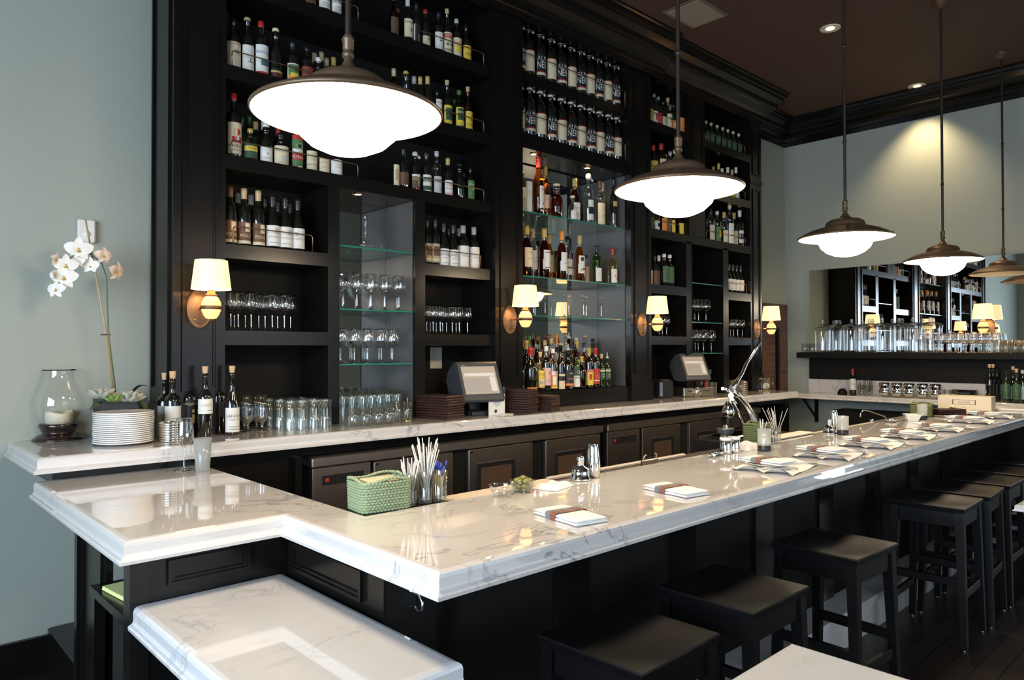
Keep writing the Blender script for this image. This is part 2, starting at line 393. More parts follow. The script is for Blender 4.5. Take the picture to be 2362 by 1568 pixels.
struct('wall_near', holed('y', -3.35, -3.2, -3.2, 15.2, [(1.2, 6.0, .7, 3.1), (13.4, 14.95, .6, 3.8)]), WALL)
struct('wall_far', MB().box(XF, XF+.15, .1, YW, 0, ZC), WALL)
struct('wall_right', MB().box(15, 15.15, -3.4, 4.6, 0, ZC), WALL)
struct('wall_dining', MB().box(XF+.15, 15.2, 4.35, 4.5, 0, ZC), WALL)
def window(n, ax, p, a0, a1, z0, z1, cols):
    mb = MB(); t = .05
    def bx(u0, u1, c, d):
        if ax == 'x': mb.box(p-.03, p+.03, u0, u1, c, d)
        else: mb.box(u0, u1, p-.03, p+.03, c, d)
    bx(a0, a1, z0, z0+t); bx(a0, a1, z1-t, z1)
    for i in range(cols+1):
        u = a0+(a1-a0-t)*i/cols; bx(u, u+t, z0+t, z1-t)
    struct('window_%d' % n, mb, DARK)
window(1, 'x', -3.07, -1.9, 2.3, .7, 3.2, 3); window(2, 'y', -3.27, 1.2, 6.0, .7, 3.1, 4); window(3, 'y', -3.27, 13.4, 14.95, .6, 3.8, 2)
def crown_prof(d, h):   # stepped cornice profile: (projection, z below ceiling)
    return [(0, -h), (.012, -h), (.018, -h+.05), (.03, -h+.055), (.035, -h+.09), (.055, -h+.12), (d*.45, -h*.55), (d*.48, -h*.5), (d*.55, -h*.47), (d*.6, -h*.36), (d*.78, -h*.24), (d*.8, -h*.18), (d*.9, -h*.16), (d*.93, -h*.07), (d, -h*.05), (d, 0), (0, 0)]
mb = MB(); P = crown_prof(.25, .29)
mb.loft([[(XF-p, y+(-p if k else 0), ZC+z-.001) for p, z in P] for k, y in ((0, .1), (1, YW))], smooth=False)
struct('trim_1', mb, DARK)
mb = MB(); mb.loft([[(x-(p if k else 0), YW-p, ZC+z-.001) for p, z in P] for k, x in ((0, 7.6), (1, XF))])
struct('trim_2', mb, DARK)
struct('baseboard_back', MB().box(-3, .95, YW-.02, YW-.0005, 0, .18).box(-3, .95, YW-.028, YW-.0005, .17, .185), DARK)
struct('baseboard_far', MB().box(XF-.02, XF-.0005, .1, YW-.03, 0, .18), DARK)
mb = MB(); mb.box(8.2, XF-.002, YW-.03, YW-.0005, 1.3-.3, 2.08)
for i in range(8): mb.box(8.2+i*.081, 8.2+i*.081+.073, YW-.034, YW-.0005, 2.085, 2.2)
tag(obj('brick_surround', mb, BRICK), 'old red brick surround on back wall beside far corner', 'brickwork')
tag(obj('dark_gap_strip', MB().box(8.52, 8.57, YW-.06, YW-.031, 0, 1.9), DARKM), 'narrow black strip standing in for the dark gap in the brick surround', 'dark_gap')  # shade of the gap in the brickwork, put in as a solid black strip
# ceiling fixtures
mb = MB(); mb.box(5.12, 5.55, 3.24, 3.56, ZC-.012, ZC-.0005)
mb.frame(0, 1, 0, 1, 0)if 0 else None
v = thing('ceiling_vent', 'square grey return vent panel set in brown ceiling', 'vent', (5.33, 3.4, ZC-.001))
obj('panel', MB().box(-.2, .2, -.15, .15, -.014, 0), col((.28, .24, .2), .7), v); obj('frame', MB().box(-.23, .23, -.18, .18, -.007, 0), col((.16, .12, .09), .7), v)
v2 = dup(v, (8.5, .95, ZC-.001), 0, 'dark vent panel of the ceiling at right edge')
for i, (px, py) in enumerate(((1915, 65), (2115, 198))):
    p = onz(px, py, ZC)
    t = thing('recessed_downlight', ['round recessed downlight in ceiling nearer the first pendants', 'round recessed downlight in ceiling close to far cornice'][i], 'ceiling light', (p.x, p.y, ZC), 0, 'recessed ceiling downlights')
    obj('trim_ring', MB().lathe([(.065, -.002), (.085, -.008), (.088, -.001), (.088, 0)], 28), ENAMEL, t)
    obj('reflector', MB().lathe([(.0, -.0012), (.03, -.0012), (.065, -.004)], 28), ENAMEL, t)
    obj('bulb', MB().lathe([(0, -.006), (.035, -.006), (.035, -.0015)], 20), emis('downlight_lit_%d' % i, (1, .68, .36), 6), t)
    l = bpy.data.lights.new('downlight_lamp', 'SPOT'); l.energy = [60, 110][i]; l.color = (1, .74, .42); l.spot_size = radians(95); l.spot_blend = .8; l.shadow_soft_size = .04
    lo = bpy.data.objects.new('downlight_lamp', l); C.objects.link(lo); lo.location = (p.x, p.y, ZC-.03)
# ------------------------------------------------------------ marble slabs with ogee edge
OG = [(-.022, 0), (-.010, -.002), (-.003, -.007), (0, -.016), (0, -.040), (.001, -.046), (.005, -.051), (.012, -.054), (.0155, -.058), (.0145, -.068), (.006, -.070)]
def slab(poly, flags, z, prof=OG, sc=1):
    n = len(poly); mb = MB()
    def ring(off, dz):
        out = []
        for i in range(n):
            p = Vector(poly[i]); a = Vector(poly[i-1]); b = Vector(poly[(i+1) % n])
            d1 = (p-a).normalized(); d2 = (b-p).normalized()
            n1 = Vector((d1.y, -d1.x)); n2 = Vector((d2.y, -d2.x))
            o1 = off*flags[i-1]; o2 = off*flags[i]
            q = p+n1*o1+n2*o2      # right-angled corners
            out.append((q.x, q.y, z+dz*sc))
        return out
    rings = [ring(o*sc, d) for o, d in prof]
    mb.loft(rings, smooth=False)
    mb.add(rings[0], [list(range(n))[::-1]][::1]); mb.f[-1].reverse()
    mb.add(rings[-1], [list(range(n))]); mb.f[-1].reverse()
    return mb
# back counter (front y 3.62)
o = obj('marble_counter', slab([(.63, 3.62), (7.66, 3.62), (7.66, YW-.002), (.63, YW-.002)], [1, 1, 0, 1], ZCT), MARBLE)
tag(o, 'long white marble counter along the dark shelving wall', 'countertop')
# bar top and return
tag(obj('marble_counter', slab([(.63, 2.6745), (1.325, 2.6745), (1.325, 3.695), (.63, 3.695)], [0, 0, 0, 1], ZB), MARBLE),
    'marble return slab at left, under the back counter, holding the wine glass', 'countertop')
tag(obj('marble_counter', slab([(.63, 2.36), (1.13, 2.36), (1.13, 1.48), (8.3, 1.48), (8.3, 2.15), (1.325, 2.15), (1.325, 2.6725), (.63, 2.6725)], [1, 1, 1, 1, 0, 0, 0, 1], ZB), MARBLE),
    'long white marble bar top with ogee edge and place settings', 'countertop')
# bar body
t = thing('bar_cabinet', 'black panelled base of the long bar under marble top', 'bar base', (1.19, 1.82, 0))
def kid(name, mb, mat, parent=None):
    parent = parent or t
    # geometry given in world space, stored relative to the parent
    M = parent.matrix_basis.inverted() if parent.parent is None else Matrix.Identity(4)
    M = Matrix.Translation(-Vector(parent.location)) if parent.rotation_euler.z == 0 else (Matrix.Translation(parent.location) @ Matrix.Rotation(parent.rotation_euler.z, 4, 'Z')).inverted()
    mb.xform(M); return obj(name, mb, mat, parent)
mb = MB(); mb.box(1.39, 8.2, 1.82, 2.08, 0, ZB-.07); mb.box(1.19, 1.39, 1.822, 2.12, 0, ZB-.07)
kid('carcass', mb, DARKM)
mb = MB(); mb.box(1.19, 1.24, 2.12, 2.45, 0, ZB-.07); mb.box(1.185, 1.19, 1.82, 2.45, 0, ZB-.07)
kid('end_panel', mb, DARK)
mb = MB(); mb.frame(1.93, 2.40, .87, .965, 1.185, .022, .014, 'x'); kid('panel_moulding', mb, DARK)
k = 0
while 1.91+.72*k < 8:
    x = 1.91+.72*k; kid('stile', MB().box(x, x+.18, 1.805, 1.82, .2, ZB-.07), DARK); k += 1
kid('stile', MB().box(1.39, 1.44, 1.805, 1.82, 0, ZB-.07), DARK)
kid('top_rail', MB().box(1.44, 8.2, 1.8, 1.805, .9, ZB-.07), DARK)
kid('foot_ledge', MB().box(1.5, 8.2, 1.66, 1.8195, 0, .2).box(1.5, 8.2, 1.65, 1.66, .17, .2), MARBLE)['label'] = 'marble foot ledge'
t = thing('service_stand', 'black open-sided stand under marble return at left', 'cabinet', (.72, 2.43, 0))
kid('front_panel', MB().box(.72, 1.185, 2.43, 2.47, 0, ZB-.07), DARK)
kid('corner_post', MB().box(.665, .72, 2.425, 2.49, 0, ZB-.07), DARK)
kid('panel_moulding', MB().frame(.775, 1.04, .893, .972, 2.43, .02, .014), DARK)
kid('back_post', MB().box(.70, .745, 3.25, 3.29, 0, ZB-.07), DARK)
kid('side_panel', MB().box(.72, .745, 2.92, 3.25, 0, ZB-.07).frame(2.95, 3.23, .3, .92, .72, .02, .01, 'x'), DARK)
kid('inner_panel', MB().box(1.18, 1.2, 2.47, 3.29, 0, ZB-.07), DARKM)
kid('shelf', MB().box(.67, 1.18, 2.49, 2.92, .77, .80), DARK)
kid('leg', MB().box(.675, .70, 2.88, 2.91, 0, .77), DARK)
tag(obj('yellow_pad', MB().rbox(-.06, .06, -.12, .12, 0, .008, .002).box(-.058, .058, -.118, .118, .0085, .014), col((.75, .8, .35), .8), None, (.76, 2.72, .801), .12),
    'pale yellow notepad on the shelf under the return', 'notepad')
tag(obj('plinth_box', MB().rbox(.80, 1.15, 3.30, 4.32, 0, .225, .006), DARK), 'low black box on floor beneath back counter, left end', 'box')
# purse hook
mb = MB(); mb.tube([(1.285, 1.82, .905), (1.285, 1.785, .905), (1.285, 1.765, .885), (1.285, 1.765, .865), (1.285, 1.785, .85), (1.285, 1.80, .865)], .004)
mb.tube([(1.285, 1.785, .905), (1.285, 1.76, .925)], [.004, .007]); mb.box(1.273, 1.297, 1.8155, 1.82, .86, .93)
tag(obj('purse_hook', mb, CHROME), 'small chrome hook on black bar front under marble corner', 'hook')
# ledge behind the bar
mb = MB(); mb.box(1.42, 7.7, 2.155, 2.32, .99, 1.045); mb.box(1.42, 7.7, 2.30, 2.32, .6, .99)
tag(obj('speed_rail', mb, STEEL), 'steel work ledge along the inside of the bar', 'ledge')
tag(obj('support_shelf', MB().box(3.97, 4.8, 2.322, 2.56, 1.0, ZB-.0005).box(3.97, 4.8, 2.152, 2.322, 1.0455, ZB-.0005), DARKM), 'black shelf behind the bar carrying citrus press and olive basket', 'shelf')
tag(obj('cutting_board', MB().rbox(1.68, 2.32, 2.165, 2.27, 1.0455, 1.062, .003), plain('board', (.72, .6, .48), .5)), 'narrow cream cutting board on ledge beside straw glasses', 'cutting board')
tag(obj('edge_strip', MB().rbox(2.36, 3.45, 2.275, 2.3, 1.0455, 1.06, .003), plain('strip', (.6, .52, .42), .4)), 'thin cream strip on ledge between shaker and press', 'strip')
tag(obj('edge_strip', MB().rbox(4.85, 6.0, 2.225, 2.25, 1.0455, 1.06, .003), plain('strip2', (.6, .52, .42), .4)), 'thin cream strip on ledge leading to the tap', 'strip')
tag(obj('white_board', MB().rbox(4.33, 4.79, 2.165, 2.26, ZB, ZB+.014, .003), plain('board2', (.78, .7, .58), .5)), 'pale board on ledge between straws and shaker', 'cutting board')
# base under the back counter
t = thing('counter_cabinet', 'black panelled base under the long back counter', 'cabinet', (.70, 3.70, 0))
kid('apron', MB().box(.70, 7.6, 3.70, 3.73, 1.055, ZCT-.07).box(.70, 1.86, 3.70, 3.73, .99, 1.055).box(1.25, 1.86, 3.70, 3.73, 0, .99), DARK)
kid('end_panel', MB().box(.70, .72, 3.73, 4.3, 1.05, ZCT-.07), DARK)
kid('carcass', MB().box(1.25, 7.55, 4.2, 4.3, .24, 1.1), DARKM)
kid('upright', MB().box(7.5, 7.6, 3.70, 4.3, 0, 1.055), DARK)
kid('upright', MB().box(6.95, 7.0, 3.73, 4.2, 0, 1.055), DARK)
kid('upright', MB().box(1.82, 1.86, 3.66, 3.70, 0, 1.055), DARK)
def fridge(x0, x1, doors, label, vx1):
    t = thing('bar_refrigerator', label, 'refrigerator', (x0, 3.66, 0), 0, 'steel bar refrigerators under back counter')
    kid('cabinet_body', MB().box(x0, x1, 3.68, 4.15, .08, .99), DARKM, t)
    kid('top_lid', MB().rbox(x0-.01, x1+.01, 3.64, 4.15, .99, 1.045, .006), STEEL, t)
    pn = kid('compressor_panel', MB().rbox(x0, vx1, 3.655, 3.68, .1, .985, .003), STEEL, t)
    bd = MB().box(.06, vx1-x0-.05, -.009, -.005, .885, .94)
    bd.box(.075, .098, -.0105, -.009, .902, .923, 1)
    v, f = text('TRUE' if 0 else 'Perlick'); bd.add([(.115+(p[0]+1.6)*.03*.9+.03, -.0105, .898+p[1]*.03) for p in v], f, 2)
    obj('badge', bd, [BLKPL, col(RD), col((.25, .25, .25), .3, 1)], pn)
    for a, b, wa, wb in doors:
        d = kid('door', MB().rbox(a, b, 3.65, 3.68, .1, .98, .004), STEEL, t)
        fx = MB().frame(wa-x0, wb-x0, .62, .885, -.0105, .03, .008)
        obj('window_frame', fx, BLKPL, d)
        obj('window_glass', MB().box(wa-x0+.028, wb-x0-.028, -.012, -.0102, .65, .857), plain('fridge_glass', (.10, .06, .04), .08, coat=1), d)
        obj('hinge', MB().rbox(a-x0+.008, a-x0+.03, -.018, -.0102, .955, .975, .004), CHROME, d)
    return t
fridge(1.92, 4.38, [(2.31, 2.90, 2.45, 2.79), (3.03, 3.62, 3.10, 3.44), (3.75, 4.36, 3.84, 4.18)], 'steel bar fridge with three windowed doors, nearer one', 2.29)
fridge(4.45, 6.86, [(4.90, 5.45, 5.02, 5.34), (5.59, 6.14, 5.70, 6.02), (6.25, 6.84, 6.35, 6.7)], 'steel bar fridge with three windowed doors, farther one', 4.87)
# ------------------------------------------------------------ shelving wall
ZT = 4.16
def pilaster(t, x0, x1, y=YF, base=True):
    mb = MB(); mb.box(x0, x1, y, YW-.002, ZCT+.001, ZT)
    mb.box(x0-.006, x1+.006, y-.014, y, ZCT+.001, ZCT+.17); mb.box(x0-.006, x1+.006, y-.01, y, 3.46, 3.5)
    a, b = x0+.045, x1-.045
    mb.frame(a, b, ZCT+.24, 3.40, y, .022, .012); mb.frame(a, b, 3.56, 4.08, y, .022, .012)
    kid('pilaster', mb, DARK, t)
def rail(t, x0, x1, z, y=YF+.005, h=.085):
    mb = MB(); n = 5; pts = [(x0, y, z+.0005), (x0, y, z+h-.015), (x0+.004, y, z+h-.004), (x0+.015, y, z+h), (x1-.015, y, z+h), (x1-.004, y, z+h-.004), (x1, y, z+h-.015), (x1, y, z+.0005)]
    mb.tube(pts, .0035, 6); kid('bottle_rail', mb, RAIL, t)
def shelf(t, x0, x1, z, y=YF, th=.08): kid('shelf', MB().box(x0, x1, y, YW-.016, z-th, z), DARK, t)
def gshelf(t, x0, x1, z, y=YF+.015):
    mb = MB(); mb.box(x0+.003, x1-.003, y+.002, YW-.02, z-.009, z, 0); mb.box(x0+.003, x1-.003, y, y+.002, z-.009, z, 1)
    kid('glass_shelf', mb, [SHELFG, EDGEG], t)
def cornice(t, x0, x1, y, d, r0, r1):
    Pf = crown_prof(d, ZC-ZT+.02); mb = MB(); rings = []
    if r0: rings.append([(x0-p, YW-.003, ZC+z-.002) for p, z in Pf])
    rings.append([(x0-(p if r0 else 0), y-p, ZC+z-.002) for p, z in Pf]); rings.append([(x1+(p if r1 else 0), y-p, ZC+z-.002) for p, z in Pf])
    if r1: rings.append([(x1+p, YW-.003, ZC+z-.002) for p, z in Pf])
    mb.loft(rings, not r0, not r1); mb.box(x0, x1, y, YW-.003, ZT-.0, ZC-.003); kid('cornice', mb, DARK, t)
def pins(mb, x, y0, y1, z0, z1):
    z = z0
    while z < z1:
        for yy in (y0, y1): mb.box(x-.0012, x, yy-.003, yy+.003, z-.003, z+.003)
        z += .032
LV = {1: 3.72, 2: 3.22, 3: 2.72, 4: 2.225, 5: 1.745}
# left wing
t = LW = thing('shelving_unit', 'left wing of the dark wall shelving, nearest the sage wall', 'shelving', (1.29, YF, ZCT))
pilaster(t, 1.29, 1.565)
kid('side_moulding', MB().frame(YF+.05, YW-.05, ZCT+.24, 4.1, 1.29, .02, .012, 'x').box(1.276, 1.29, YF-.014, YW-.003, ZCT+.001, ZCT+.17), DARK, t)
kid('back_panel', MB().box(1.565, 3.526, YW-.015, YW-.003, ZCT+.001, ZT), DARKM, t)
for L_ in (1, 2, 3): shelf(t, 1.565, 3.526, LV[L_])
for a, b in ((1.565, 2.191), (2.92, 3.526)):
    shelf(t, a, b, LV[4]); shelf(t, a, b, LV[5])
for a, b in ((2.191, 2.268), (2.838, 2.92)): kid('divider', MB().box(a, b, YF, YW-.016, ZCT+.001, 2.64), DARK, t)
kid('niche_mirror', MB().box(2.269, 2.837, YW-.022, YW-.016, ZCT+.001, 2.639), DMIRROR, t)
mb = MB(); mb.box(2.832, 2.8375, YF+.03, YW-.023, ZCT+.002, 2.638); pins(mb, 2.832, YF+.07, YW-.07, 1.3, 2.6)
kid('niche_liner', mb, plain('grey_liner', (.10, .10, .10), .35), t)
for z in (2.29, 1.895, 1.55): gshelf(t, 2.268, 2.832, z)
for z in (LV[1], LV[2], LV[3]):
    rail(t, 1.60, 2.40, z); rail(t, 2.87, 3.45, z)
rail(t, 1.61, 2.09, LV[4], h=.1); rail(t, 2.93, 3.42, LV[4], h=.1)
cornice(t, 1.29, 3.47, YF, .23, 1, 0)
# centre
YC = YF-.035
t = CW = thing('shelving_unit', 'centre bay of the dark wall shelving with mirrored spirit niche', 'shelving', (3.526, YF, ZCT))
pilaster(t, 3.527, 3.808, YC); pilaster(t, 5.136, 5.437, YC)
kid('back_panel', MB().box(3.809, 5.135, YW-.015, YW-.003, ZCT+.001, ZT), DARKM, t)
shelf(t, 3.808, 5.136, 3.78); shelf(t, 3.808, 5.136, 3.31, th=.12)
kid('niche_mirror', MB().box(3.809, 5.129, YW-.022, YW-.016, 1.31, 3.18), plain('niche_mirror_silver', (.7, .72, .72), .02, 1), t)
mb = MB(); mb.box(5.1295, 5.1355, YF+.03, YW-.023, 1.312, 3.18); pins(mb, 5.1295, YF+.07, YW-.07, 1.5, 3.1)
kid('niche_liner', mb, plain('grey_liner2', (.10, .10, .10), .35), t)
kid('riser', MB().box(3.808, 5.136, YF-.02, YW-.016, ZCT+.001, 1.31), DARK, t)
for z in (2.71, 2.21, 1.905): gshelf(t, 3.808, 5.129, z)
for z in (3.78, 3.31): rail(t, 3.83, 5.11, z, h=.15)
cornice(t, 3.471, 5.59, YC-.02, .23, 0, 0)
# right wing
t = RWG = thing('shelving_unit', 'right wing of the dark wall shelving, near far corner', 'shelving', (5.437, YF, ZCT))
pilaster(t, 7.30, 7.547)
kid('back_panel', MB().box(5.438, 7.30, YW-.015, YW-.003, ZCT+.001, ZT), DARKM, t)
for L_ in (1, 2, 3): shelf(t, 5.438, 7.30, LV[L_]+.035)
for a, b in ((5.438, 6.056), (6.837, 7.30)):
    shelf(t, a, b, LV[4]+.015, th=.085); shelf(t, a, b, LV[5]+.015)
for a, b in ((6.056, 6.147), (6.734, 6.837)): kid('divider', MB().box(a, b, YF, YW-.016, ZCT+.001, 2.69), DARK, t)
kid('upper_divider', MB().box(6.1, 6.39, YF-.004, YW-.016, LV[3]+.036, ZT).frame(6.14, 6.35, LV[3]+.6, 4.08, YF-.004, .02, .01), DARK, t)
for z in (2.30, 1.91, 1.60): gshelf(t, 6.147, 6.734, z)
for z in (LV[1], LV[2], LV[3]):
    rail(t, 5.46, 5.95, z+.035); rail(t, 6.42, 7.2, z+.035)
rail(t, 6.86, 7.22, LV[4]+.015, h=.1)
cornice(t, 5.591, 7.547, YF, .23, 0, 1)
# puck lights in the niche soffits
for i, (px, py, z, yy, lb) in enumerate(((825, 447, 2.64, 0, 'tiny round puck light in soffit above the decanter niche'), (1231, 352, 3.19, 0, 'tiny round puck light at left of spirit niche soffit'), (1355, 380, 3.19, 0, 'tiny round puck light at right of spirit niche soffit'))):
    p = onz(px, py, z); p.y = min(max(p.y, YF+.08), YW-.1); p.x = X(px, p.y)
    t = thing('puck_light', lb, 'light', (p.x, p.y, z), 0, 'puck lights under the niche soffits')
    obj('ring', MB().lathe([(.022, -.006), (.032, -.006), (.034, 0)], 20), BRASS, t); obj('lens', MB().lathe([(0, -.004), (.022, -.004), (.022, -.001)], 16), BULB, t)
    l = bpy.data.lights.new('puck_lamp', 'SPOT'); l.energy = 9; l.color = (1, .72, .4); l.spot_size = radians(110); l.spot_blend = .7; l.shadow_soft_size = .02
    lo = bpy.data.objects.new('puck_lamp', l); C.objects.link(lo); lo.location = (p.x, p.y, z-.012)
#@@PART2
# ------------------------------------------------------------ lamps
OPALOFF = plain('opal_globe_unlit', (.75, .74, .7), .25)
RODM = plain('blackened_bronze', (.05, .038, .03), .4, .6)
def pendant(x, y, zr, lit, label):
    t = thing('pendant_lamp', label, 'pendant lamp', (x, y, zr), 0, 'pendant lamps over the bar')
    out = [(.286, .0), (.291, .003), (.292, .009), (.286, .015), (.272, .019), (.255, .031), (.215, .050), (.165, .066), (.128, .074), (.121, .079), (.121, .092), (.114, .107), (.094, .120), (.062, .127), (.036, .136), (.022, .153), (.014, .167), (.012, .182)]
    obj('shade', MB().lathe(out, 64), BRONZE, t)
    obj('reflector', MB().lathe([(.286, .001), (.279, .006), (.268, .008), (.262, .016), (.245, .026), (.2, .042), (.13, .064), (0, .066)], 64), ENAMEL, t)
    if lit: obj('globe', MB().lathe([(.10, .05), (.15, .035), (.168, .005), (.165, -.025), (.148, -.06), (.115, -.09), (.07, -.11), (.03, -.118), (0, -.12)], 40), GLOBE, t)
    obj('coupler', MB().lathe([(.012, .178), (.018, .182), (.018, .196), (.013, .2), (.017, .206), (.017, .232), (.02, .236), (.013, .25), (.011, .252)], 20).rbox(-.02, .02, -.004, .004, .222, .23, .002), BRONZE, t)
    mb = MB().lathe([(.0095, .25), (.0095, ZC-zr-.02)], 14)
    for z in (.62, 1.25): mb.lathe([(.0095, z), (.013, z+.004), (.013, z+.02), (.0095, z+.024)], 14)
    obj('rod', mb, RODM, t)
    obj('canopy', MB().lathe([(.011, ZC-zr-.055), (.02, ZC-zr-.05), (.03, ZC-zr-.03), (.06, ZC-zr-.018), (.066, ZC-zr-.001)], 28), BRONZE, t)
for i, (x, y) in enumerate(((1.151, 1.969), (2.798, 1.879), (4.812, 1.953), (6.644, 1.912), (8.238, 1.848))):
    pendant(x, y, 2.36, i < 4, ['largest and nearest lit bronze dome pendant above the bar corner', 'second lit bronze dome pendant from the left, before the right wing shelves', 'lit bronze dome pendant, middle one of five', 'lit bronze dome pendant hanging in front of the wall mirror', 'unlit bronze dome pendant at far right edge of mirror'][i])
def sconce(x, y, ang, label, s=1.0):
    t = thing('wall_sconce', label, 'wall lamp', (x, y, 1.86), ang, 'fabric shade wall sconces')
    M = Matrix.Rotation(pi/2, 4, 'X')
    obj('backplate', MB().lathe([(0, .014), (.058, .014), (.064, .010), (.066, .012), (.072, .008), (.074, 0)], 40, sx=.92, sy=1.5, M=M), BRONZE, t)
    mb = MB(); mb.tube([(0, -.012, 0), (0, -.06, 0), (0, -.115, 0)], .006)
    mb.tube([(.03, -.012, .045), (.03, -.02, .045)], .004); mb.tube([(-.03, -.012, -.06), (-.03, -.02, -.06)], .004); obj('arm', mb, BRASS, t)
    c = (0, -.17, 0)
    obj('lamp_body', MB().lathe([(.008, -.062), (.026, -.058), (.038, -.04), (.049, -.012), (.050, .004), (.046, .028), (.034, .05), (.026, .056)], 28, c), EGG, t)
    obj('belt', MB().lathe([(.050, -.012), (.054, -.01), (.054, .006), (.050, .008)], 28, c).lathe([(.0, -.078), (.01, -.066), (.012, -.06)], 14, c).lathe([(.024, .055), (.029, .058), (.029, .066), (.02, .07), (.02, .088)], 20, c), BRONZE, t)
    obj('lamp_shade', MB().lathe([(.098, .092), (.080, .243)], 40, c).lathe([(.0975, .092), (.0985, .093)], 40, c), SHADE, t)
    l = bpy.data.lights.new('sconce_lamp', 'POINT'); l.energy = 5*s; l.color = (1, .66, .32); l.shadow_soft_size = .03
    lo = bpy.data.objects.new('sconce_lamp', l); C.objects.link(lo); lo.location = Matrix.Translation((x, y, 1.86)) @ Matrix.Rotation(ang, 4, 'Z') @ Vector((0, -.17, .16))
    return t
sconce(1.425, YF-.001, 0, 'lit fabric shade sconce on the leftmost pilaster by the wine bottles')
sconce(3.667, YC-.001, 0, 'lit fabric shade sconce between first terminal and spirit niche')
sconce(5.287, YC-.001, 0, 'lit fabric shade sconce above the far terminal')
sconce(7.424, YF-.001, 0, 'lit fabric shade sconce on the end pilaster beside brick surround')
ty = onx(2267, 740, 8.66).y
sconce(XF-.013, ty, -pi/2, 'lit fabric shade sconce mounted on the wall mirror')
# ------------------------------------------------------------ bottles on the shelving
def lb(z0, z1, base, *d, A=1.25): return (z0, z1, A, base, d)
ln = lambda v, c=GY, w=.5: ('r', -w, w, v, v+.035, c)
A1_, A2_, A3_ = 'the top shelf of left wing', 'the upper shelf of left wing', 'the lower bottle shelf of left wing'
yb = YF+.085
row('left half, top left-wing shelf', LV[1], yb, [
 (648, 'liquor', .27, .037, DKGL, lb(.1, .5, YE, ('t', 'GRAN', .5, .2, RD)), ('cap', GD)),
 (680, 'bordeaux', .29, .037, DKGL, lb(.08, .5, BK, ('t', 'ELISIR', .5, .2, WH), ('b', .1, .25, WH)), ('foil', BK)),
 (712, 'liquor', .29, .038, DKGL, lb(.1, .5, RD, ('b', 0, .4, BR), ('t', 'PRESOLANA', .55, .15, WH)), ('cap', RD)),
 (745, 'liquor', .30, .039, DKGL, lb(.1, .56, WH, ('b', .75, 1, RD), ('t', 'AMARO', .35, .12, BR), ln(.2), ln(.1)), ('cap', WH)),
 (773, 'slim', .30, .036, CLEAR, lb(.05, .55, WH, ('t', 'GENEPY', .5, .14, NV), ln(.3), ln(.2), ln(.1)), ('cork', 'cork'))], 'spirit bottles on the top shelf of left wing')
row('right half, top left-wing shelf', LV[1], yb, [
 (908, 'slim', .28, .032, BROWNG, lb(.1, .5, BR), ('cap', BK)), (918, 'slim', .27, .03, DKGL, None, ('cap', BR), .1),
 (940, 'squat', .31, .036, DKGL, lb(.12, .52, CR, ('d', 0, .4, .014, BR), ('t', 'AMARO', .75, .14, BR)), ('foil', SV)),
 (960, 'bordeaux', .3, .032, DKGL, lb(.1, .5, WH, ('r', -.7, 1, 0, 1, BK)), ('foil', BK)),
 (981, 'liquor', .28, .035, DKGL, lb(.08, .42, CR, ('d', 0, .5, .013, RD), ('b', .7, 1, BK)), ('cap', RD)),
 (1011, 'bordeaux', .3, .034, DKGL, lb(.1, .5, WH, ('d', 0, .5, .006, BK)), ('foil', BK)),
 (1031, 'liquor', .31, .037, DKGL, lb(.08, .55, CR, ('b', .72, .92, RD), ('t', 'BERO', .76, .13, CR), ('d', -.35, .4, .009, BR), ('d', .35, .4, .009, BR), ('t', 'BARILE', .08, .12, BR)), ('cork', 'cork')),
 (1053, 'liquor', .3, .037, DKGL, lb(.08, .52, CR, ('r', -.5, .8, .2, .6, YE), ('t', 'Sierra', .66, .18, RD)), ('cap', SV)),
 (1075, 'squat', .28, .039, DKGL, lb(.08, .45, YE, ('b', .8, .9, OR), ('t', 'ERBE', .3, .2, BR)), ('cap', BK))], 'spirit bottles on the top shelf of left wing')
row('left half, second left-wing shelf', LV[2], yb, [
 (535, 'squat', .30, .042, DKGL, lb(.06, .52, CR, ('d', 0, .6, .045, OR), ('d', 0, .6, .027, CR), ('d', .1, .6, .014, GY), ('t', 'LIQUORE', .87, .1, RD)), ('cap', BK)),
 (568, 'liquor', .31, .037, DKGL, lb(.06, .52, WH, ('t', 'T', .32, .2, BK), ('r', -.3, .7, .3, .36, GY)), ('stop', TAN)),
 (600, 'liquor', .33, .042, DKGL, lb(.05, .56, WH, ('t', 'BRAULIO', .7, .1, BL), ('r', -.3, .5, .28, .5, BL), ('r', -.4, -.05, .28, .45, GR), ('b', 0, .07, RD)), ('cap', RD)),
 (634, 'decant', .30, .037, DKGL, lb(.03, .24, BK, ('b', .6, .8, GD), ('t', 'RUM', .2, .3, RD)), ('stop', CR)),
 (673, 'bordeaux', .27, .039, DKGL, lb(.06, .48, WH, ('r', -.88, .88, .06, .94, GR), ('r', -.88, .88, .06, .4, OR), ('r', -.6, .7, .3, .5, YE), ('d', .1, .72, .012, BR)), ('foil', BK)),
 (706, 'liquor', .27, .039, DKGL, lb(.08, .5, BR, ('b', .7, .78, RD), ('b', .5, .58, RD), ('b', .9, .97, RD)), ('cap', BK)),
 (733, 'squat', .22, .04, CLEAR, lb(.1, .5, WH, ('t', 'CHARTE', .4, .15, GR)), ('cap', WH)),
 (565, 'bordeaux', .27, .036, DKGL, None, ('foil', BK), .13),
 (724, 'bordeaux', .30, .036, DKGL, None, ('foil', TAN), .13), (740, 'bordeaux', .32, .036, DKGL, None, ('foil', TAN), .13), (752, 'bordeaux', .29, .036, DKGL, None, ('foil', TAN), .13), (768, 'bordeaux', .31, .036, DKGL, None, ('foil', GD), .13)],
 'spirit bottles on the second shelf of left wing')
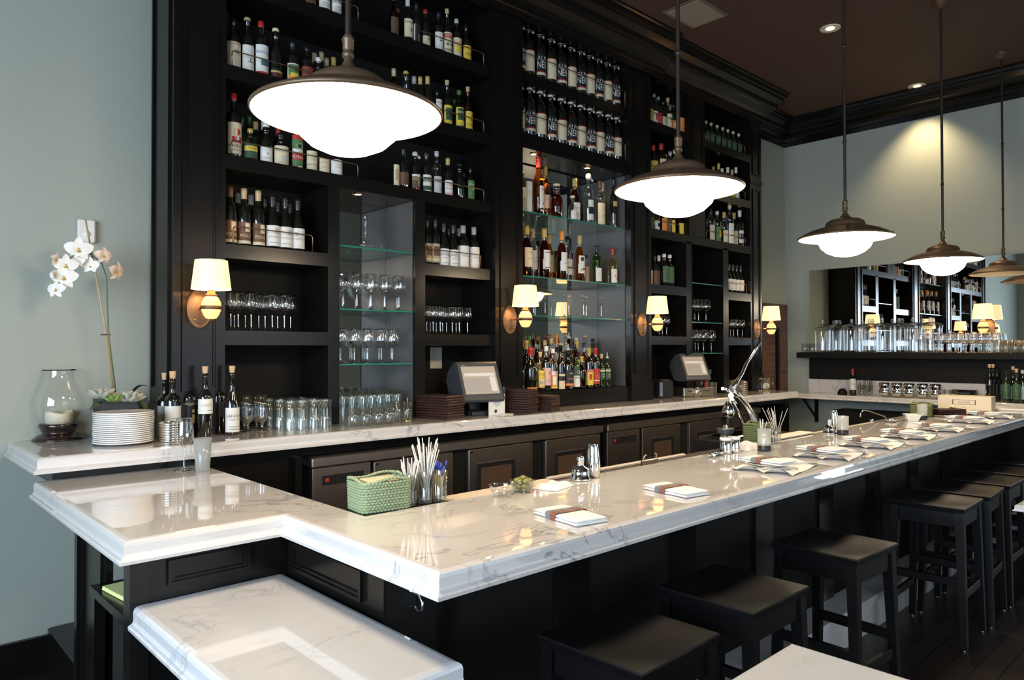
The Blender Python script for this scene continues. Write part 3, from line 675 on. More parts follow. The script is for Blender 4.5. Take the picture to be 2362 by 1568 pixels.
row('right half, second left-wing shelf', LV[2], yb, [
 (908, 'cognac', .3, .035, BROWNG, None, ('foil', TAN)), (936, 'decant', .29, .036, CLEAR, lb(.1, .4, TAN), ('stop', GD)), (955, 'slim', .29, .032, DKGL, lb(.1, .4, GY), ('foil', GY)),
 (969, 'slim', .30, .032, DKGL, None, ('foil', GD)), (986, 'slim', .32, .034, DKGL, None, ('foil', GD)),
 (1008, 'liquor', .24, .036, DKGL, lb(.1, .72, WH, ('r', -.4, .4, .35, .55, BR), ('t', 'VECC', .8, .1, BR), A=.8), ('cap', BK)),
 (1031, 'liquor', .30, .038, DKGL, lb(.06, .5, YE, ('r', -.7, .7, .2, .85, DG), ('d', 0, .5, .013, BK), ('t', 'Alpino', .02, .17, YE)), ('cork', 'cork')),
 (1059, 'liquor', .29, .037, GREENG, lb(.1, .55, YE, ('r', -.7, .8, .3, .95, DG), ('t', 'ABSINTH', .68, .12, CR)), ('cap', GR)),
 (1079, 'liquor', .30, .036, AMBERG, lb(.08, .5, YE, ('d', 0, .5, .012, BR), ('t', 'MIEL', .15, .17, BR)), ('cork', 'cork')),
 (1001, 'bordeaux', .25, .034, DKGL, None, ('foil', BK), .13), (1048, 'bordeaux', .27, .034, DKGL, None, ('foil', GR), .13)], 'spirit bottles on the second shelf of left wing')
row('left half, third left-wing shelf', LV[3], yb, [
 (537, 'liquor', .37, .043, DKGL, lb(.06, .54, CR, ('t', 'MARTIN', .2, .11, BK), ('d', 0, .7, .02, RD), ('r', -.55, .55, .36, .55, RD), ('d', 0, .5, .012, WH), ln(.1)), ('cap', RD)),
 (576, 'liquor', .19, .039, CLEAR, lb(.08, .52, DG, ('b', .5, .85, YE), ('t', 'Alpler', .56, .22, BK)), ('cap', GD)),
 (612, 'decant', .22, .037, DKGL, lb(.05, .45, WH, ('d', 0, .55, .006, GY), ln(.25)), ('stop', WH)),
 (646, 'squat', .20, .046, CLEAR, lb(.05, .6, CR, ('t', 'ACQUA VITE', .68, .12, GY), ('r', -.2, .6, .2, .5, SV), ln(.1, TAN)), ('cap', BK)),
 (683, 'liquor', .24, .037, DKGR, lb(.08, .86, WH, ('b', 0, .2, GR), ('b', .2, .42, RD), ('b', .85, 1, RD), ('b', .55, .85, GR), ('d', 0, .65, .019, WH), ('d', 0, .65, .011, BK), ('t', 'Kräuter', .25, .11, WH)), ('cap', RD)),
 (717, 'liquor', .19, .036, DKGL, lb(.08, .68, CR, ('d', 0, .6, .013, TAN), ('d', 0, .6, .008, CR), ('t', 'Nux & Rose', .22, .1, BR)), ('stop', SV)),
 (745, 'squat', .20, .037, CLEAR, lb(.06, .5, CR, ('t', 'AMARO', .6, .15, GY), ('t', 'BASSO', .3, .15, GY)), ('cap', WH)),
 (773, 'squat', .19, .042, CLEAR, lb(.06, .55, WH, ln(.6), ln(.45)), ('cap', SV)),
 (556, 'bordeaux', .29, .034, DKGR, None, ('foil', DG), .13), (573, 'bordeaux', .31, .034, DKGR, None, ('foil', DG), .13), (588, 'bordeaux', .27, .036, DKGL, None, ('foil', GD), .1), (607, 'bordeaux', .29, .036, DKGL, None, ('foil', WH), .12), (640, 'slim', .27, .032, REDG, None, ('foil', RD), .12)],
 'spirit bottles on the third shelf of left wing')
row('right half, third left-wing shelf', LV[3], yb, [
 (912, 'slim', .16, .026, CLEAR, lb(.02, .97, CR, ('r', -.5, .4, .3, .8, TAN), A=.9), None), (930, 'bordeaux', .28, .036, DKGL, lb(.1, .4, BR), ('foil', BK)),
 (957, 'swing', .27, .037, DKGL, lb(.06, .42, BR, ('b', .85, 1, WH), ('r', -.1, .15, .1, .9, WH), ('t', 'LIGURE', .6, .2, CR)), ('clip', SV)),
 (983, 'liquor', .28, .036, DKGL, lb(.03, .45, WH, ('b', .1, .35, DG), ('b', .6, .85, DG), ('t', 'CEDRO', .63, .17, WH)), ('cap', BR)),
 (1007, 'liquor', .31, .036, CLEAR, lb(.03, .42, SV, ('d', .1, .3, .015, BL), ('t', 'RICA', .65, .2, NV)), ('cap', SV)),
 (1033, 'bordeaux', .28, .036, DKGL, lb(.03, .42, WH, ('t', 'Dolce', .62, .15, RD), ('t', 'Amore', .4, .15, RD), ('b', .0, .2, PK)), ('foil', GD)),
 (1060, 'decant', .24, .037, DKGL, None, ('stop', BK)), (1070, 'bordeaux', .24, .032, DKGL, None, ('foil', BK), .1), (1085, 'liquor', .25, .032, DKGL, lb(.05, .6, GR, ('d', 0, .55, .008, CR), ('t', 'Chartre', .75, .12, CR)), ('cap', BK))],
 'spirit bottles on the third shelf of left wing')
POL = lb(.05, .42, BR, ('b', 0, .14, CR), ('r', -.1, .5, .55, .95, CR), ('t', 'POLIZ', .3, .14, CR), A=1.35)
W1 = lb(.06, .44, WH, ('r', 0, .8, .6, .85, SV), ('t', 'BARBERA', .4, .1, GY), ln(.15), A=1.4)
W2 = lb(.06, .44, WH, ('d', -.4, .7, .012, GY), ('t', 'NEBBIOLO', .42, .1, GY), ln(.1, PK, .2), A=1.4)
LG = lb(.02, .4, WH, ('t', 'LANGHE', .58, .16, BK), ('t', 'NEBBIOLO', .42, .08, GY), ln(.15), A=1.4)
row('left wine shelf', LV[4], yb, [(530, 'bordeaux', .335, .038, DKGL, POL, ('foil', BR)), (562, 'bordeaux', .335, .038, DKGL, POL, ('foil', TAN)), (595, 'bordeaux', .335, .038, DKGL, POL, ('foil', TAN)),
 (628, 'burgundy', .32, .041, DKGL, W1, ('foil', BK)), (657, 'burgundy', .32, .041, DKGL, W1, ('foil', BK)), (686, 'burgundy', .32, .041, DKGL, W2, ('foil', BK)),
 (548, 'bordeaux', .33, .038, DKGL, None, ('foil', GY), .12), (578, 'bordeaux', .33, .038, DKGL, None, ('foil', GY), .12), (610, 'bordeaux', .33, .038, DKGL, None, ('foil', BK), .12), (640, 'burgundy', .32, .04, DKGL, None, ('foil', BK), .12), (668, 'burgundy', .32, .04, DKGL, None, ('foil', BK), .12)],
 'wine bottles on the left wine shelf')
TN = lb(.06, .46, TAN, ('r', -.6, .6, .35, .85, BR), ('b', .1, .2, CR), A=1.35); TW = lb(.02, .52, WH, ln(.5), ('b', .04, .07, PK), A=1.4)
row('right wine shelf', LV[4], yb, [(984, 'bordeaux', .32, .036, DKGL, TN, ('foil', BK)), (1003, 'bordeaux', .33, .036, DKGL, TN, ('foil', BK)), (1023, 'burgundy', .31, .041, DKGL, LG, ('foil', BK)), (1045, 'burgundy', .31, .041, DKGL, LG, ('foil', BK)),
 (1068, 'bordeaux', .31, .045, DKGL, TW, ('foil', GY)), (1093, 'bordeaux', .31, .042, DKGL, TW, ('foil', GY)), (1034, 'bordeaux', .31, .036, DKGL, None, ('foil', BK), .12), (1058, 'bordeaux', .31, .036, DKGL, None, ('foil', GY), .12)], 'wine bottles on the right wine shelf')
NERO = lb(.1, .5, NV, ('b', .0, .12, CR), ('b', .12, .17, RD), ('t', 'ALPIO', .68, .22, WH), ('t', 'NERO', .33, .32, WH), A=1.3)
CRM = lb(.1, .5, CR, ('b', .96, 1, RD), ('t', 'ALPIO', .78, .09, TAN), ('d', .2, .2, .004, BR), ln(.6, TAN), A=1.3)
row('topmost centre shelf', 3.78, yb, [(px, 'swing', .42, .053, DKGL, (NERO if i % 2 == 0 else CRM), ('clip', PG)) for i, px in enumerate((1197, 1219, 1245, 1270, 1294, 1317, 1339, 1360, 1380, 1400, 1419))], 'large swing top wine bottles in centre bay')
row('second centre shelf', 3.31, yb, [(px, 'swing', .42, .053, DKGL, (NERO if i % 2 == 1 else CRM), ('clip', PG)) for i, px in enumerate((1196, 1221, 1246, 1270, 1294, 1317, 1339, 1361, 1382, 1403, 1422))], 'large swing top wine bottles in centre bay')
yn = YF+.10
row('upper niche glass shelf', 2.71, yn, [
 (1204, 'slim', .34, .034, DKGL, lb(.05, .62, WH, ln(.5), A=.8), ('foil', BK), .05), (1218, 'slim', .26, .035, CLEAR, lb(.02, .97, WH, ('t', 'VT', .6, .1, TAN), A=1.1), None),
 (1243, 'slim', .47, .045, AMBERG, lb(.12, .5, WH, ('t', 'BAS', .8, .08, RD), ('d', 0, .2, .008, RD), A=.7), ('foil', RD), .0),
 (1258, 'slim', .44, .042, (AMBERG, CLEAR), lb(.2, .45, WH, ln(.6), A=.9), ('foil', GD), .08),
 (1284, 'decant', .27, .055, (REDG, CLEAR), None, ('stop', CR)), (1326, 'cognac', .38, .047, (REDG, CLEAR), lb(.08, .45, WH, ('t', 'PAPA', .6, .12, TAN), ln(.3), A=.9), ('foil', GD), .04),
 (1321, 'squat', .19, .036, CLEAR, lb(.05, .4, WH, ln(.6), A=1.3), ('stop', WH), -.03),
 (1358, 'swing', .43, .045, CLEAR, lb(.08, .48, WH, ('r', -.9, .9, .3, .65, NV), A=.8), ('clip', WH)),
 (1384, 'liquor', .40, .047, CLEAR, lb(.04, .5, CR, ('t', 'ELISI', .35, .1, GY), A=1.3), ('foil', BR)), (1390, 'liquor', .42, .04, STRAWG, None, ('foil', CR), .09),
 (1416, 'slim', .46, .034, DKGL, lb(.43, .53, GD, A=.9), ('foil', BK))], 'spirit bottles in the mirrored niche')
def sp(*d, b=WH, z=(.18, .56)): return (z[0], z[1], 1.0, b, d)
row('second niche glass shelf', 2.21, yn, [
 (1215, 'cognac', .40, .048, (REDG, CLEAR), sp(('t', 'HINE', .7, .1, GY), ln(.4), b=CR), ('foil', GD), -.02), (1229, 'cognac', .40, .044, CLEAR, sp(ln(.6), ln(.4)), ('foil', TAN), .07),
 (1256, 'cognac', .40, .048, (REDG, CLEAR), sp(('r', -.85, .85, .06, .9, BR), ('r', -.8, .8, .1, .86, WH), ('d', .3, .3, .007, BL)), ('foil', GD), -.01), (1267, 'cognac', .37, .044, AMBERG, sp(ln(.5), b=TAN), ('foil', GD), .08),
 (1296, 'cognac', .40, .046, (REDG, CLEAR), sp(('r', .3, .5, .6, .9, BK), ln(.4)), ('foil', OR), -.01), (1309, 'cognac', .38, .042, CLEAR, sp(('b', .4, .5, BR), z=(.15, .5)), ('cap', BK), .07),
 (1337, 'cognac', .39, .045, (AMBERG, CLEAR), sp(('r', -.6, .1, .7, .9, BK), ('r', -.2, .7, .2, .3, BK), ('r', -.7, -.2, .1, .25, GD)), ('foil', GD)), (1352, 'liquor', .25, .034, CLEAR, sp(b=TAN, z=(.05, .6)), ('cap', BK), .09),
 (1377, 'liquor', .33, .042, GREENG, sp(ln(.6), z=(.05, .4)), ('foil', BK)), (1413, 'squat', .33, .042, STRAWG, sp(('d', -.2, .5, .012, OR), ('r', 0, .6, .2, .5, PK), z=(.05, .42)), ('foil', RD))], 'spirit bottles in the mirrored niche')
zr = 1.311
row('riser, front line', zr, YF+.035, [
 (1200, 'slim', .27, .033, DKGL, None, ('pour', SV)), (1224, 'squat', .34, .052, DKGL, lb(.02, .1, OR), ('foil', RD)), (1246, 'liquor', .27, .036, STRAWG, lb(.1, .6, YE, ('t', 'LION', .7, .15, BR), ('r', -.7, .7, .1, .5, CR), ('t', 'FIZZ', .2, .17, BR)), ('cork', 'cork')),
 (1260, 'liquor', .35, .038, (DKGL, CLEAR), lb(.12, .52, PK, ('d', 0, .7, .015, RD), ln(.3), ln(.2)), ('cap', WH), .0), (1275, 'liquor', .33, .038, CLEAR, lb(.05, .46, OR, ('b', .78, 1, WH), ('t', 'MEL', .82, .14, RD), ('r', -.7, 0, .2, .7, WH), ('b', 0, .1, YE)), ('cap', WH)),
 (1293, 'slim', .36, .036, DKGL, lb(.02, .36, CR, ('b', .55, .85, BK), ('r', .3, .95, .1, .55, RD)), ('stop', TAN)), (1310, 'bordeaux', .32, .045, DKGL, lb(.1, .5, NV, ('b', 0, .14, OR), ('t', 'SPICE', .72, .1, WH), ('t', 'MONTE', .38, .1, OR)), ('pour', SV)),
 (1327, 'slim', .32, .038, GREENG, lb(.06, .58, WH, ('b', .55, 1, DG), ('d', .1, .72, .016, CR), ('t', 'BRAN', .4, .1, GR)), ('pour', BK)), (1341, 'squat', .27, .038, BROWNG, None, ('foil', GD)),
 (1358, 'liquor', .34, .039, (DKGL, CLEAR), lb(.08, .47, YE, ('b', .82, 1, RD), ('t', 'AVERNA', .85, .12, WH), ('r', -.5, 0, .35, .7, RD)), ('foil', GD)), (1373, 'liquor', .34, .037, (DKGL, CLEAR), lb(.1, .48, RD, ('d', 0, .5, .02, WH), ('r', -.2, .2, .4, .6, RD), ('b', .2, .25, WH)), ('foil', RD)),
 (1387, 'liquor', .25, .032, DKGR, lb(.28, .6, DG, ('b', .85, 1, CR), ln(.5, CR), ln(.3, CR)), ('cork', 'cork')), (1400, 'liquor', .25, .032, DKGR, lb(.28, .6, DG, ('b', .85, 1, CR), ln(.5, CR), ln(.3, CR)), ('pour', SV))], 'liqueur bottles crowded on the riser')
row('riser, middle line', zr, YF+.135, [
 (1214, 'bordeaux', .40, .04, DKGL, None, ('foil', GD)), (1228, 'liquor', .33, .036, BROWNG, lb(.1, .5, YE), ('cap', BK)), (1256, 'liquor', .40, .036, CLEAR, lb(.1, .5, CR), ('cap', TAN)), (1271, 'liquor', .38, .036, (AMBERG, CLEAR), lb(.1, .5, TAN), ('cork', 'cork')),
 (1289, 'liquor', .33, .038, CLEAR, lb(.1, .5, WH), ('cap', BK)), (1312, 'liquor', .42, .04, REDG, lb(.1, .5, CR, ('b', .85, 1, RD)), ('pour', SV)), (1330, 'liquor', .40, .038, (AMBERG, CLEAR), lb(.3, .6, CR, ('d', .1, .4, .014, BR)), ('foil', GD)),
 (1347, 'liquor', .38, .038, (AMBERG, CLEAR), lb(.3, .6, WH, ('r', -.5, .3, .1, .7, BL)), ('cap', BK)), (1368, 'slim', .40, .037, (DKGL, CLEAR), lb(.15, .5, RD), ('foil', BK))], 'liqueur bottles crowded on the riser')
row('riser, back line', zr, YF+.235, [
 (1205, 'liquor', .44, .038, CLEAR, lb(.3, .6, WH), ('cap', BK)), (1220, 'slim', .44, .036, DKGR, None, ('foil', GR)), (1239, 'cone', .44, .06, (REDG, CLEAR), lb(.28, .5, CR), ('cap', BR)), (1263, 'cone', .45, .062, (REDG, REDG), lb(.25, .5, TAN), ('foil', BR)),
 (1283, 'liquor', .45, .042, CLEAR, lb(.3, .68, WH), ('foil', OR)), (1308, 'liquor', .43, .042, CLEAR, lb(.2, .5, PK), ('stop', TAN)), (1328, 'liquor', .43, .042, REDG, lb(.2, .5, TAN), ('foil', SV)), (1349, 'slim', .43, .04, CLEAR, lb(.3, .5, WH, ('r', -.5, .5, .2, .8, GR)), ('stop', TAN)), (1367, 'slim', .42, .036, DKGL, lb(.55, .68, WH), ('foil', BK))], 'liqueur bottles crowded on the riser')
row('left half, top right-wing shelf', LV[1]+.035, yb, [
 (1499, 'liquor', .34, .038, CLEAR, lb(.06, .4, YE, ('d', 0, .5, .012, BR)), ('cap', GY)), (1510, 'liquor', .30, .038, DKGL, lb(.04, .44, WH, ('r', -.2, .2, .3, .8, RD)), ('cap', GY)), (1520, 'liquor', .29, .04, DKGL, lb(.04, .44, RD, ln(.6, CR), ln(.3, CR)), ('cap', GY)),
 (1531, 'liquor', .27, .04, DKGL, lb(.04, .42, CR, ('t', '18', .3, .5, BK)), ('cap', BK)), (1542, 'liquor', .28, .044, CLEAR, lb(.04, .55, CR, ('r', -.4, .4, .4, .8, TAN)), ('cork', 'cork')), (1555, 'liquor', .28, .042, DKGL, lb(.04, .4, OR, ('r', -.5, .5, .3, .7, CR)), ('cap', BK)), (1570, 'decant', .2, .046, AMBERG, lb(.1, .8, OR, ('d', 0, .5, .015, CR)), None),
 (1516, 'bordeaux', .32, .034, DKGL, None, ('foil', GY), .12), (1547, 'bordeaux', .33, .034, DKGL, None, ('foil', TAN), .12)], 'spirit bottles in the right wing')
row('left half, second right-wing shelf', LV[2]+.035, yb, [
 (1498, 'liquor', .38, .038, DKGL, lb(.05, .45, YE, ('d', 0, .5, .016, CR)), ('foil', RD), .05), (1507, 'liquor', .31, .05, DKGL, lb(.05, .5, YE, ('d', 0, .55, .022, OR)), ('foil', RD)), (1526, 'liquor', .35, .052, DKGL, lb(.05, .56, CR, ('t', 'Rossi', .6, .1, BR), ln(.3)), ('foil', RD)),
 (1536, 'liquor', .29, .042, DKGL, lb(.05, .4, TAN), ('foil', OR), .06), (1547, 'decant', .30, .04, CLEAR, None, ('cap', SV)), (1557, 'liquor', .33, .036, DKGL, lb(.05, .4, TAN), ('cap', CR)), (1571, 'liquor', .3, .036, DKGL, lb(.05, .4, TAN), ('cap', BK))], 'spirit bottles in the right wing')
row('left half, third right-wing shelf', LV[3]+.035, yb, [
 (1501, 'liquor', .3, .04, DKGR, lb(.05, .4, DG, ('d', 0, .5, .014, YE)), ('cap', BK)), (1514, 'liquor', .26, .036, DKGL, lb(.05, .4, WH, ('r', -.4, .4, .3, .7, NV)), ('cap', BK)), (1530, 'liquor', .3, .042, AMBERG, lb(.05, .45, OR, ('t', 'ILI', .5, .2, CR)), ('cap', OR)), (1542, 'liquor', .3, .036, DKGL, lb(.05, .45, BR, ('t', 'EIR', .5, .2, CR)), ('cap', BK)),
 (1550, 'liquor', .3, .036, AMBERG, lb(.05, .45, YE), ('cap', OR)), (1569, 'squat', .3, .04, AMBERG, lb(.05, .4, YE), ('cap', GD))], 'spirit bottles in the right wing')
row('right half, top right-wing shelf', LV[1]+.035, yb, [(px, 'squat', .24, .036, DKGR, lb(.1, .5, DG, ('d', 0, .5, .015, [CR, YE, PK][i % 3]), ('d', 0, .5, .008, [RD, DG, BR][i % 3])), ('cap', CR if i != 3 else SV)) for i, px in enumerate((1630, 1642, 1656, 1669, 1681, 1693, 1706))], 'small green bottles in the right wing')
row('right half, second right-wing shelf', LV[2]+.035, yb, [(1637, 'squat', .24, .036, DKGL, lb(.05, .5, TAN), ('foil', CR)), (1647, 'cognac', .32, .034, DKGL, None, ('foil', GD), .06), (1659, 'cognac', .37, .036, DKGL, None, ('foil', YE), .06), (1667, 'liquor', .3, .036, DKGL, lb(.05, .4, YE), ('foil', CR)), (1680, 'liquor', .33, .04, DKGL, lb(.05, .5, CR, ('b', .6, .8, YE)), ('foil', CR)), (1690, 'liquor', .32, .036, CLEAR, lb(.05, .5, YE, ('d', 0, .5, .014, WH)), ('foil', TAN)), (1699, 'liquor', .36, .036, DKGL, lb(.05, .55, WH, ('d', 0, .5, .012, GY)), ('foil', WH))], 'spirit bottles in the right wing')
row('right half, third right-wing shelf', LV[3]+.035, yb, [(1640, 'liquor', .34, .044, CLEAR, lb(.05, .5, SV, ('r', 0, 1, 0, .5, YE), ('d', -.2, .5, .014, BL)), ('cap', BK)), (1655, 'liquor', .33, .042, CLEAR, lb(.05, .5, GR, ('r', -.3, .3, .3, .7, YE)), ('cap', WH)), (1671, 'squat', .34, .044, CLEAR, lb(.05, .42, CR, ('d', 0, .5, .024, BK), ('d', 0, .5, .012, CR)), ('foil', GD)), (1684, 'liquor', .43, .044, CLEAR, lb(.02, .52, WH, ln(.6), ln(.4)), ('cap', CR), -.02), (1694, 'bordeaux', .37, .042, DKGL, lb(.06, .45, CR, ln(.5)), ('foil', GD), .03), (1707, 'bordeaux', .40, .044, DKGL, lb(.1, .44, WH, ('r', -1, 1, .3, .75, BK), ('t', 'EKA', .4, .3, WH)), ('foil', WH))], 'spirit bottles in the right wing')
GS = lb(.12, .62, DG, ('r', -.8, .8, .5, .95, GR), ('r', -.7, .7, .53, .92, DG), ('r', -.45, .45, .6, .85, GR), ('r', -.35, .35, .63, .82, DG), ('r', -.8, .8, .08, .4, GR), ('r', -.7, .7, .11, .37, DG))
row('left right-wing wine shelf', LV[4]+.015, yb, [(1499, 'bordeaux', .3, .036, DKGL, lb(.05, .5, TAN), ('foil', BK), .08), (1510, 'bordeaux', .3, .036, DKGL, lb(.05, .5, BR), ('foil', BK), .05), (1520, 'bordeaux', .3, .036, DKGL, lb(.05, .5, BR), ('foil', WH), .05), (1532, 'bordeaux', .31, .044, DKGL, GS, ('cap', WH)), (1545, 'bordeaux', .31, .042, DKGL, GS, ('cap', WH))], 'wine bottles in the right wing')
row('far right wine shelf', LV[4]+.015, yb, [(px, 'burgundy', .31, .04, DKGL, lb(.1, .48, WH, ln(.1, TAN)), ('foil', BK)) for px in (1681, 1690, 1699, 1708)], 'wine bottles in the right wing')
#@@PART3
# ------------------------------------------------------------ glassware
def gmesh(name, prof, n=24, mat=CLEARF):
    st = 'wine' in name or 'grappa' in name or 'beer' in name; k = 6 if 'grappa' in name else 9
    return MB().lathe(prof, n, mifn=(lambda i: 1 if i < k else 0) if st else None).mesh(name, [mat, STEMG] if st else mat)
def wineprof(h, r, foot=None, stem=.42):
    f = foot or r*.85; b0 = h*stem; H_ = h-b0
    out = [(0, .003), (f*.5, .004), (f, .0015), (f, 0), (f*.98, .003), (f*.35, .006), (.006, .012), (.0036, .03), (.0034, b0*.85), (.0065, b0)]
    def rr(q): return r*(sin(pi*min(1, (q/.42))*.5)**.75 if q < .42 else 1-.24*((q-.42)/.58)**1.6)
    o = [(rr(q), b0+H_*(.02+.98*q)) for q in [.02, .05, .09, .14, .2, .27, .34, .42, .52, .64, .76, .88, 1]]
    return out+o+[(a-.0009, z_+(.0012 if k == len(o)-1 else .0004)) for k, (a, z_) in reversed(list(enumerate(o)))][1:]+[(0, b0+.006)]
WG = gmesh('wine_glass', wineprof(.225, .043)); WGB = gmesh('big_wine_glass', wineprof(.235, .05, .038)); WGS = gmesh('small_wine_glass', wineprof(.205, .036))
GRAP = gmesh('grappa_glass', [(0, .003), (.034, .002), (.034, 0), (.03, .003), (.006, .008), (.0035, .02), (.0035, .11), (.005, .118), (.02, .128), (.031, .142), (.03, .15), (.016, .172), (.014, .19), (.02, .2)])
TULIP = gmesh('stemmed_beer_glass', [(0, .004), (.034, .002), (.034, 0), (.03, .004), (.008, .012), (.006, .03), (.01, .042), (.026, .06), (.031, .08), (.031, .13), (.028, .205), (.0265, .205), (.029, .13), (.029, .08), (.02, .06), (0, .05)])
HIGH = gmesh('highball_glass', [(.034, 0), (.033, .002), (.03, .15), (.0315, .152), (.0315, .170), (.028, .172), (0, .172), (0, .155), (.028, .152), (.0315, 0)], mat=CLEAR)       # stood upside down
LOW = gmesh('rocks_glass', [(0, .0), (.034, 0), (.036, .002), (.037, .105), (.035, .105), (.034, .014), (0, .012)], mat=CLEAR)
PINT = gmesh('tumbler', [(0, 0), (.028, 0), (.03, .002), (.035, .125), (.0335, .125), (.028, .01), (0, .01)], mat=CLEAR)
SLING = gmesh('curved_tall_glass', [(0, .0), (.026, 0), (.028, .002), (.022, .03), (.028, .07), (.022, .105), (.029, .145), (.033, .185), (.0315, .185), (.027, .145), (.02, .105), (.026, .07), (.02, .03), (0, .02)], mat=CLEAR)
def glasses(me, name, pts, label, group, cat='glass', jit=.004):
    for p in pts:
        o = obj(name, me, None, None, (p[0]+random.uniform(-jit, jit), p[1]+random.uniform(-jit, jit), p[2]), random.uniform(0, 6)); tag(o, label, cat, group)
def grid(x0, dx, nx, y0, dy, ny, z, stag=.5): return [(x0+dx*(i+stag*(j % 2)), y0+dy*j, z) for j in range(ny) for i in range(nx)]
glasses(WGB, 'wine_glass', grid(2.335, .105, 5, YF+.075, .095, 3, 1.8955)[:14], 'large clear wine glass on middle glass shelf of the left niche', 'wine glasses on the middle niche shelf')
glasses(WG, 'wine_glass', grid(2.325, .097, 5, YF+.075, .095, 3, 1.5505)[:14], 'clear wine glass on lowest glass shelf of the left niche', 'wine glasses on the lowest niche shelf')
glasses(WG, 'wine_glass', [(X(p, YF+.08), YF+.08, LV[5]) for p in (531, 549, 580, 628, 655)]+[(X(p, YF+.19), YF+.19, LV[5]) for p in (540, 565, 596, 612, 640, 672)], 'upright wine glass on dark shelf right of the first sconce', 'wine glasses on the left wing shelf')
glasses(WGS, 'wine_glass', [(X(p, YF+.08), YF+.08, LV[5]) for p in (985, 1000, 1015, 1044, 1060, 1078)]+[(X(p, YF+.19), YF+.19, LV[5]) for p in (992, 1007, 1022, 1030, 1052)], 'small wine glass on dark shelf above the first terminal', 'small wine glasses above the first terminal')
glasses(GRAP, 'grappa_glass', [(X(p, YF+d), YF+d, 1.9055) for p, d in ((1232, .1), (1258, .06), (1302, .08), (1312, .15), (1345, .06), (1353, .14), (1386, .08))], 'thin stemmed grappa glass on the niche glass shelf', 'grappa glasses in the spirit niche')
glasses(WGB, 'wine_glass', [(X(p, YF+d), YF+d, 1.9105) for p, d in ((1603, .12), (1612, .1), (1628, .07))], 'wine glass on upper glass shelf of the far niche', 'wine glasses on the upper far niche shelf')
glasses(WGB, 'wine_glass', [(X(p, YF+d), YF+d, 1.6005) for p, d in ((1603, .12), (1611, .14), (1622, .08), (1640, .07))], 'wine glass on lower glass shelf of the far niche', 'wine glasses on the lower far niche shelf')
glasses(WGS, 'wine_glass', [(X(p, YF+d), YF+d, LV[5]+.015) for p, d in ((1520, .12), (1528, .07), (1538, .07))], 'small wine glass on shelf above the far terminal', 'wine glasses above the far terminal')
glasses(WGS, 'wine_glass', [(X(p, YF+d), YF+d, LV[5]+.015) for p, d in ((1684, .1), (1692, .07), (1702, .07), (1712, .07))], 'small wine glass on rightmost dark shelf of shelving', 'wine glasses on the rightmost shelf')
glasses(GRAP, 'champagne_coupe', [(X(1868, YF), YF-.1, 1.18)] if 0 else [], '', '')
z1 = ZCT+.0006
glasses(HIGH, 'highball_glass', grid(1.885, .071, 4, 3.84, .068, 6, z1, .3), 'clear highball glass stood upside down beside the shelf divider', 'upside-down highball glasses on the counter')
glasses(TULIP, 'stemmed_beer_glass', [(X(p, y), y, z1) for p, y in ((564, 4.1), (573, 3.98), (593, 4.08), (606, 3.97))], 'tall stemmed beer glass between wine bottles and highballs', 'stemmed beer glasses on the counter')
glasses(LOW, 'rocks_glass', grid(2.265, .082, 4, 3.80, .08, 2, z1, .2), 'clear rocks glass on counter in front of the left niche', 'rocks glasses on the counter')
glasses(SLING, 'curved_tall_glass', grid(2.31, .066, 7, 4.0, .07, 4, z1, .3), 'wavy tall glass inside the left niche on the counter', 'wavy tall glasses in the niche')
glasses(PINT, 'tumbler', grid(2.60, .074, 2, 3.85, .08, 2, z1, .2), 'clear tumbler on counter beside the bill spike', 'tumblers beside the bill spike')
glasses(PINT, 'tumbler', [(X(p, y), y, z1) for p, y in ((1604, 3.96), (1612, 4.08), (1638, 3.98), (1650, 4.1), (1645, 3.9))], 'tumbler on counter beside the red pepper mill', 'tumblers beside the pepper mill')
glasses(PINT, 'tumbler', [(X(p, y), y, z1) for p, y in ((1683, 4.0), (1694, 4.0), (1706, 4.0), (1688, 4.12), (1700, 4.12))], 'tumbler on counter under the rightmost shelves', 'tumblers at far counter end')
# decanter
t = tag(obj('wine_decanter', MB().lathe([(0, .004), (.03, .003), (.09, 0), (.108, .01), (.11, .025), (.095, .045), (.05, .066), (.022, .085), (.017, .11), (.016, .17), (.026, .24), (.024, .24), (.014, .17), (.015, .11)], 32), CLEARF, None, (X(843, YF+.14), YF+.14, 2.2905)), 'wide-bottomed glass wine decanter on top niche shelf', 'decanter')
# ------------------------------------------------------------ back counter things
def dsk(n_, r): return r
p = onz(124, 1008, ZCT)
t = thing('hurricane_lamp', 'glass hurricane lamp with turned dark wood base and used candle', 'candle lamp', (p.x, p.y-.12, z1))
obj('base', MB().lathe([(0, 0), (.118, 0), (.118, .006), (.1, .02), (.078, .032), (.074, .038), (.082, .046), (.082, .056), (.09, .062), (.092, .078), (.086, .084), (.07, .078), (0, .078)], 48), WOODB, t)
obj('glass_chimney', MB().lathe([(.084, .082), (.098, .11), (.116, .16), (.118, .19), (.108, .235), (.088, .28), (.075, .31), (.071, .34), (.071, .355)], 48), CLEAR, t)
obj('rim', MB().lathe([(.069, .353), (.074, .353), (.074, .358), (.069, .358), (.069, .353)], 48), DARKM, t)
mb = MB(); n = 30; rings = []
for r_, z_ in ((.05, .0785), (.062, .082), (.063, .13)): rings.append([(r_*cos(2*pi*j/n), r_*sin(2*pi*j/n), z_) for j in range(n)])
for r_, k_ in ((.062, 1), (.052, .9), (.04, .4), (.02, .1), (.001, 0)):
    rings.append([(r_*cos(2*pi*j/n), r_*sin(2*pi*j/n), .118+k_*(.022+.008*sin(2*pi*j/n*2+1))) for j in range(n)])
mb.loft(rings, smooth=True); obj('candle', mb, WAX, t)
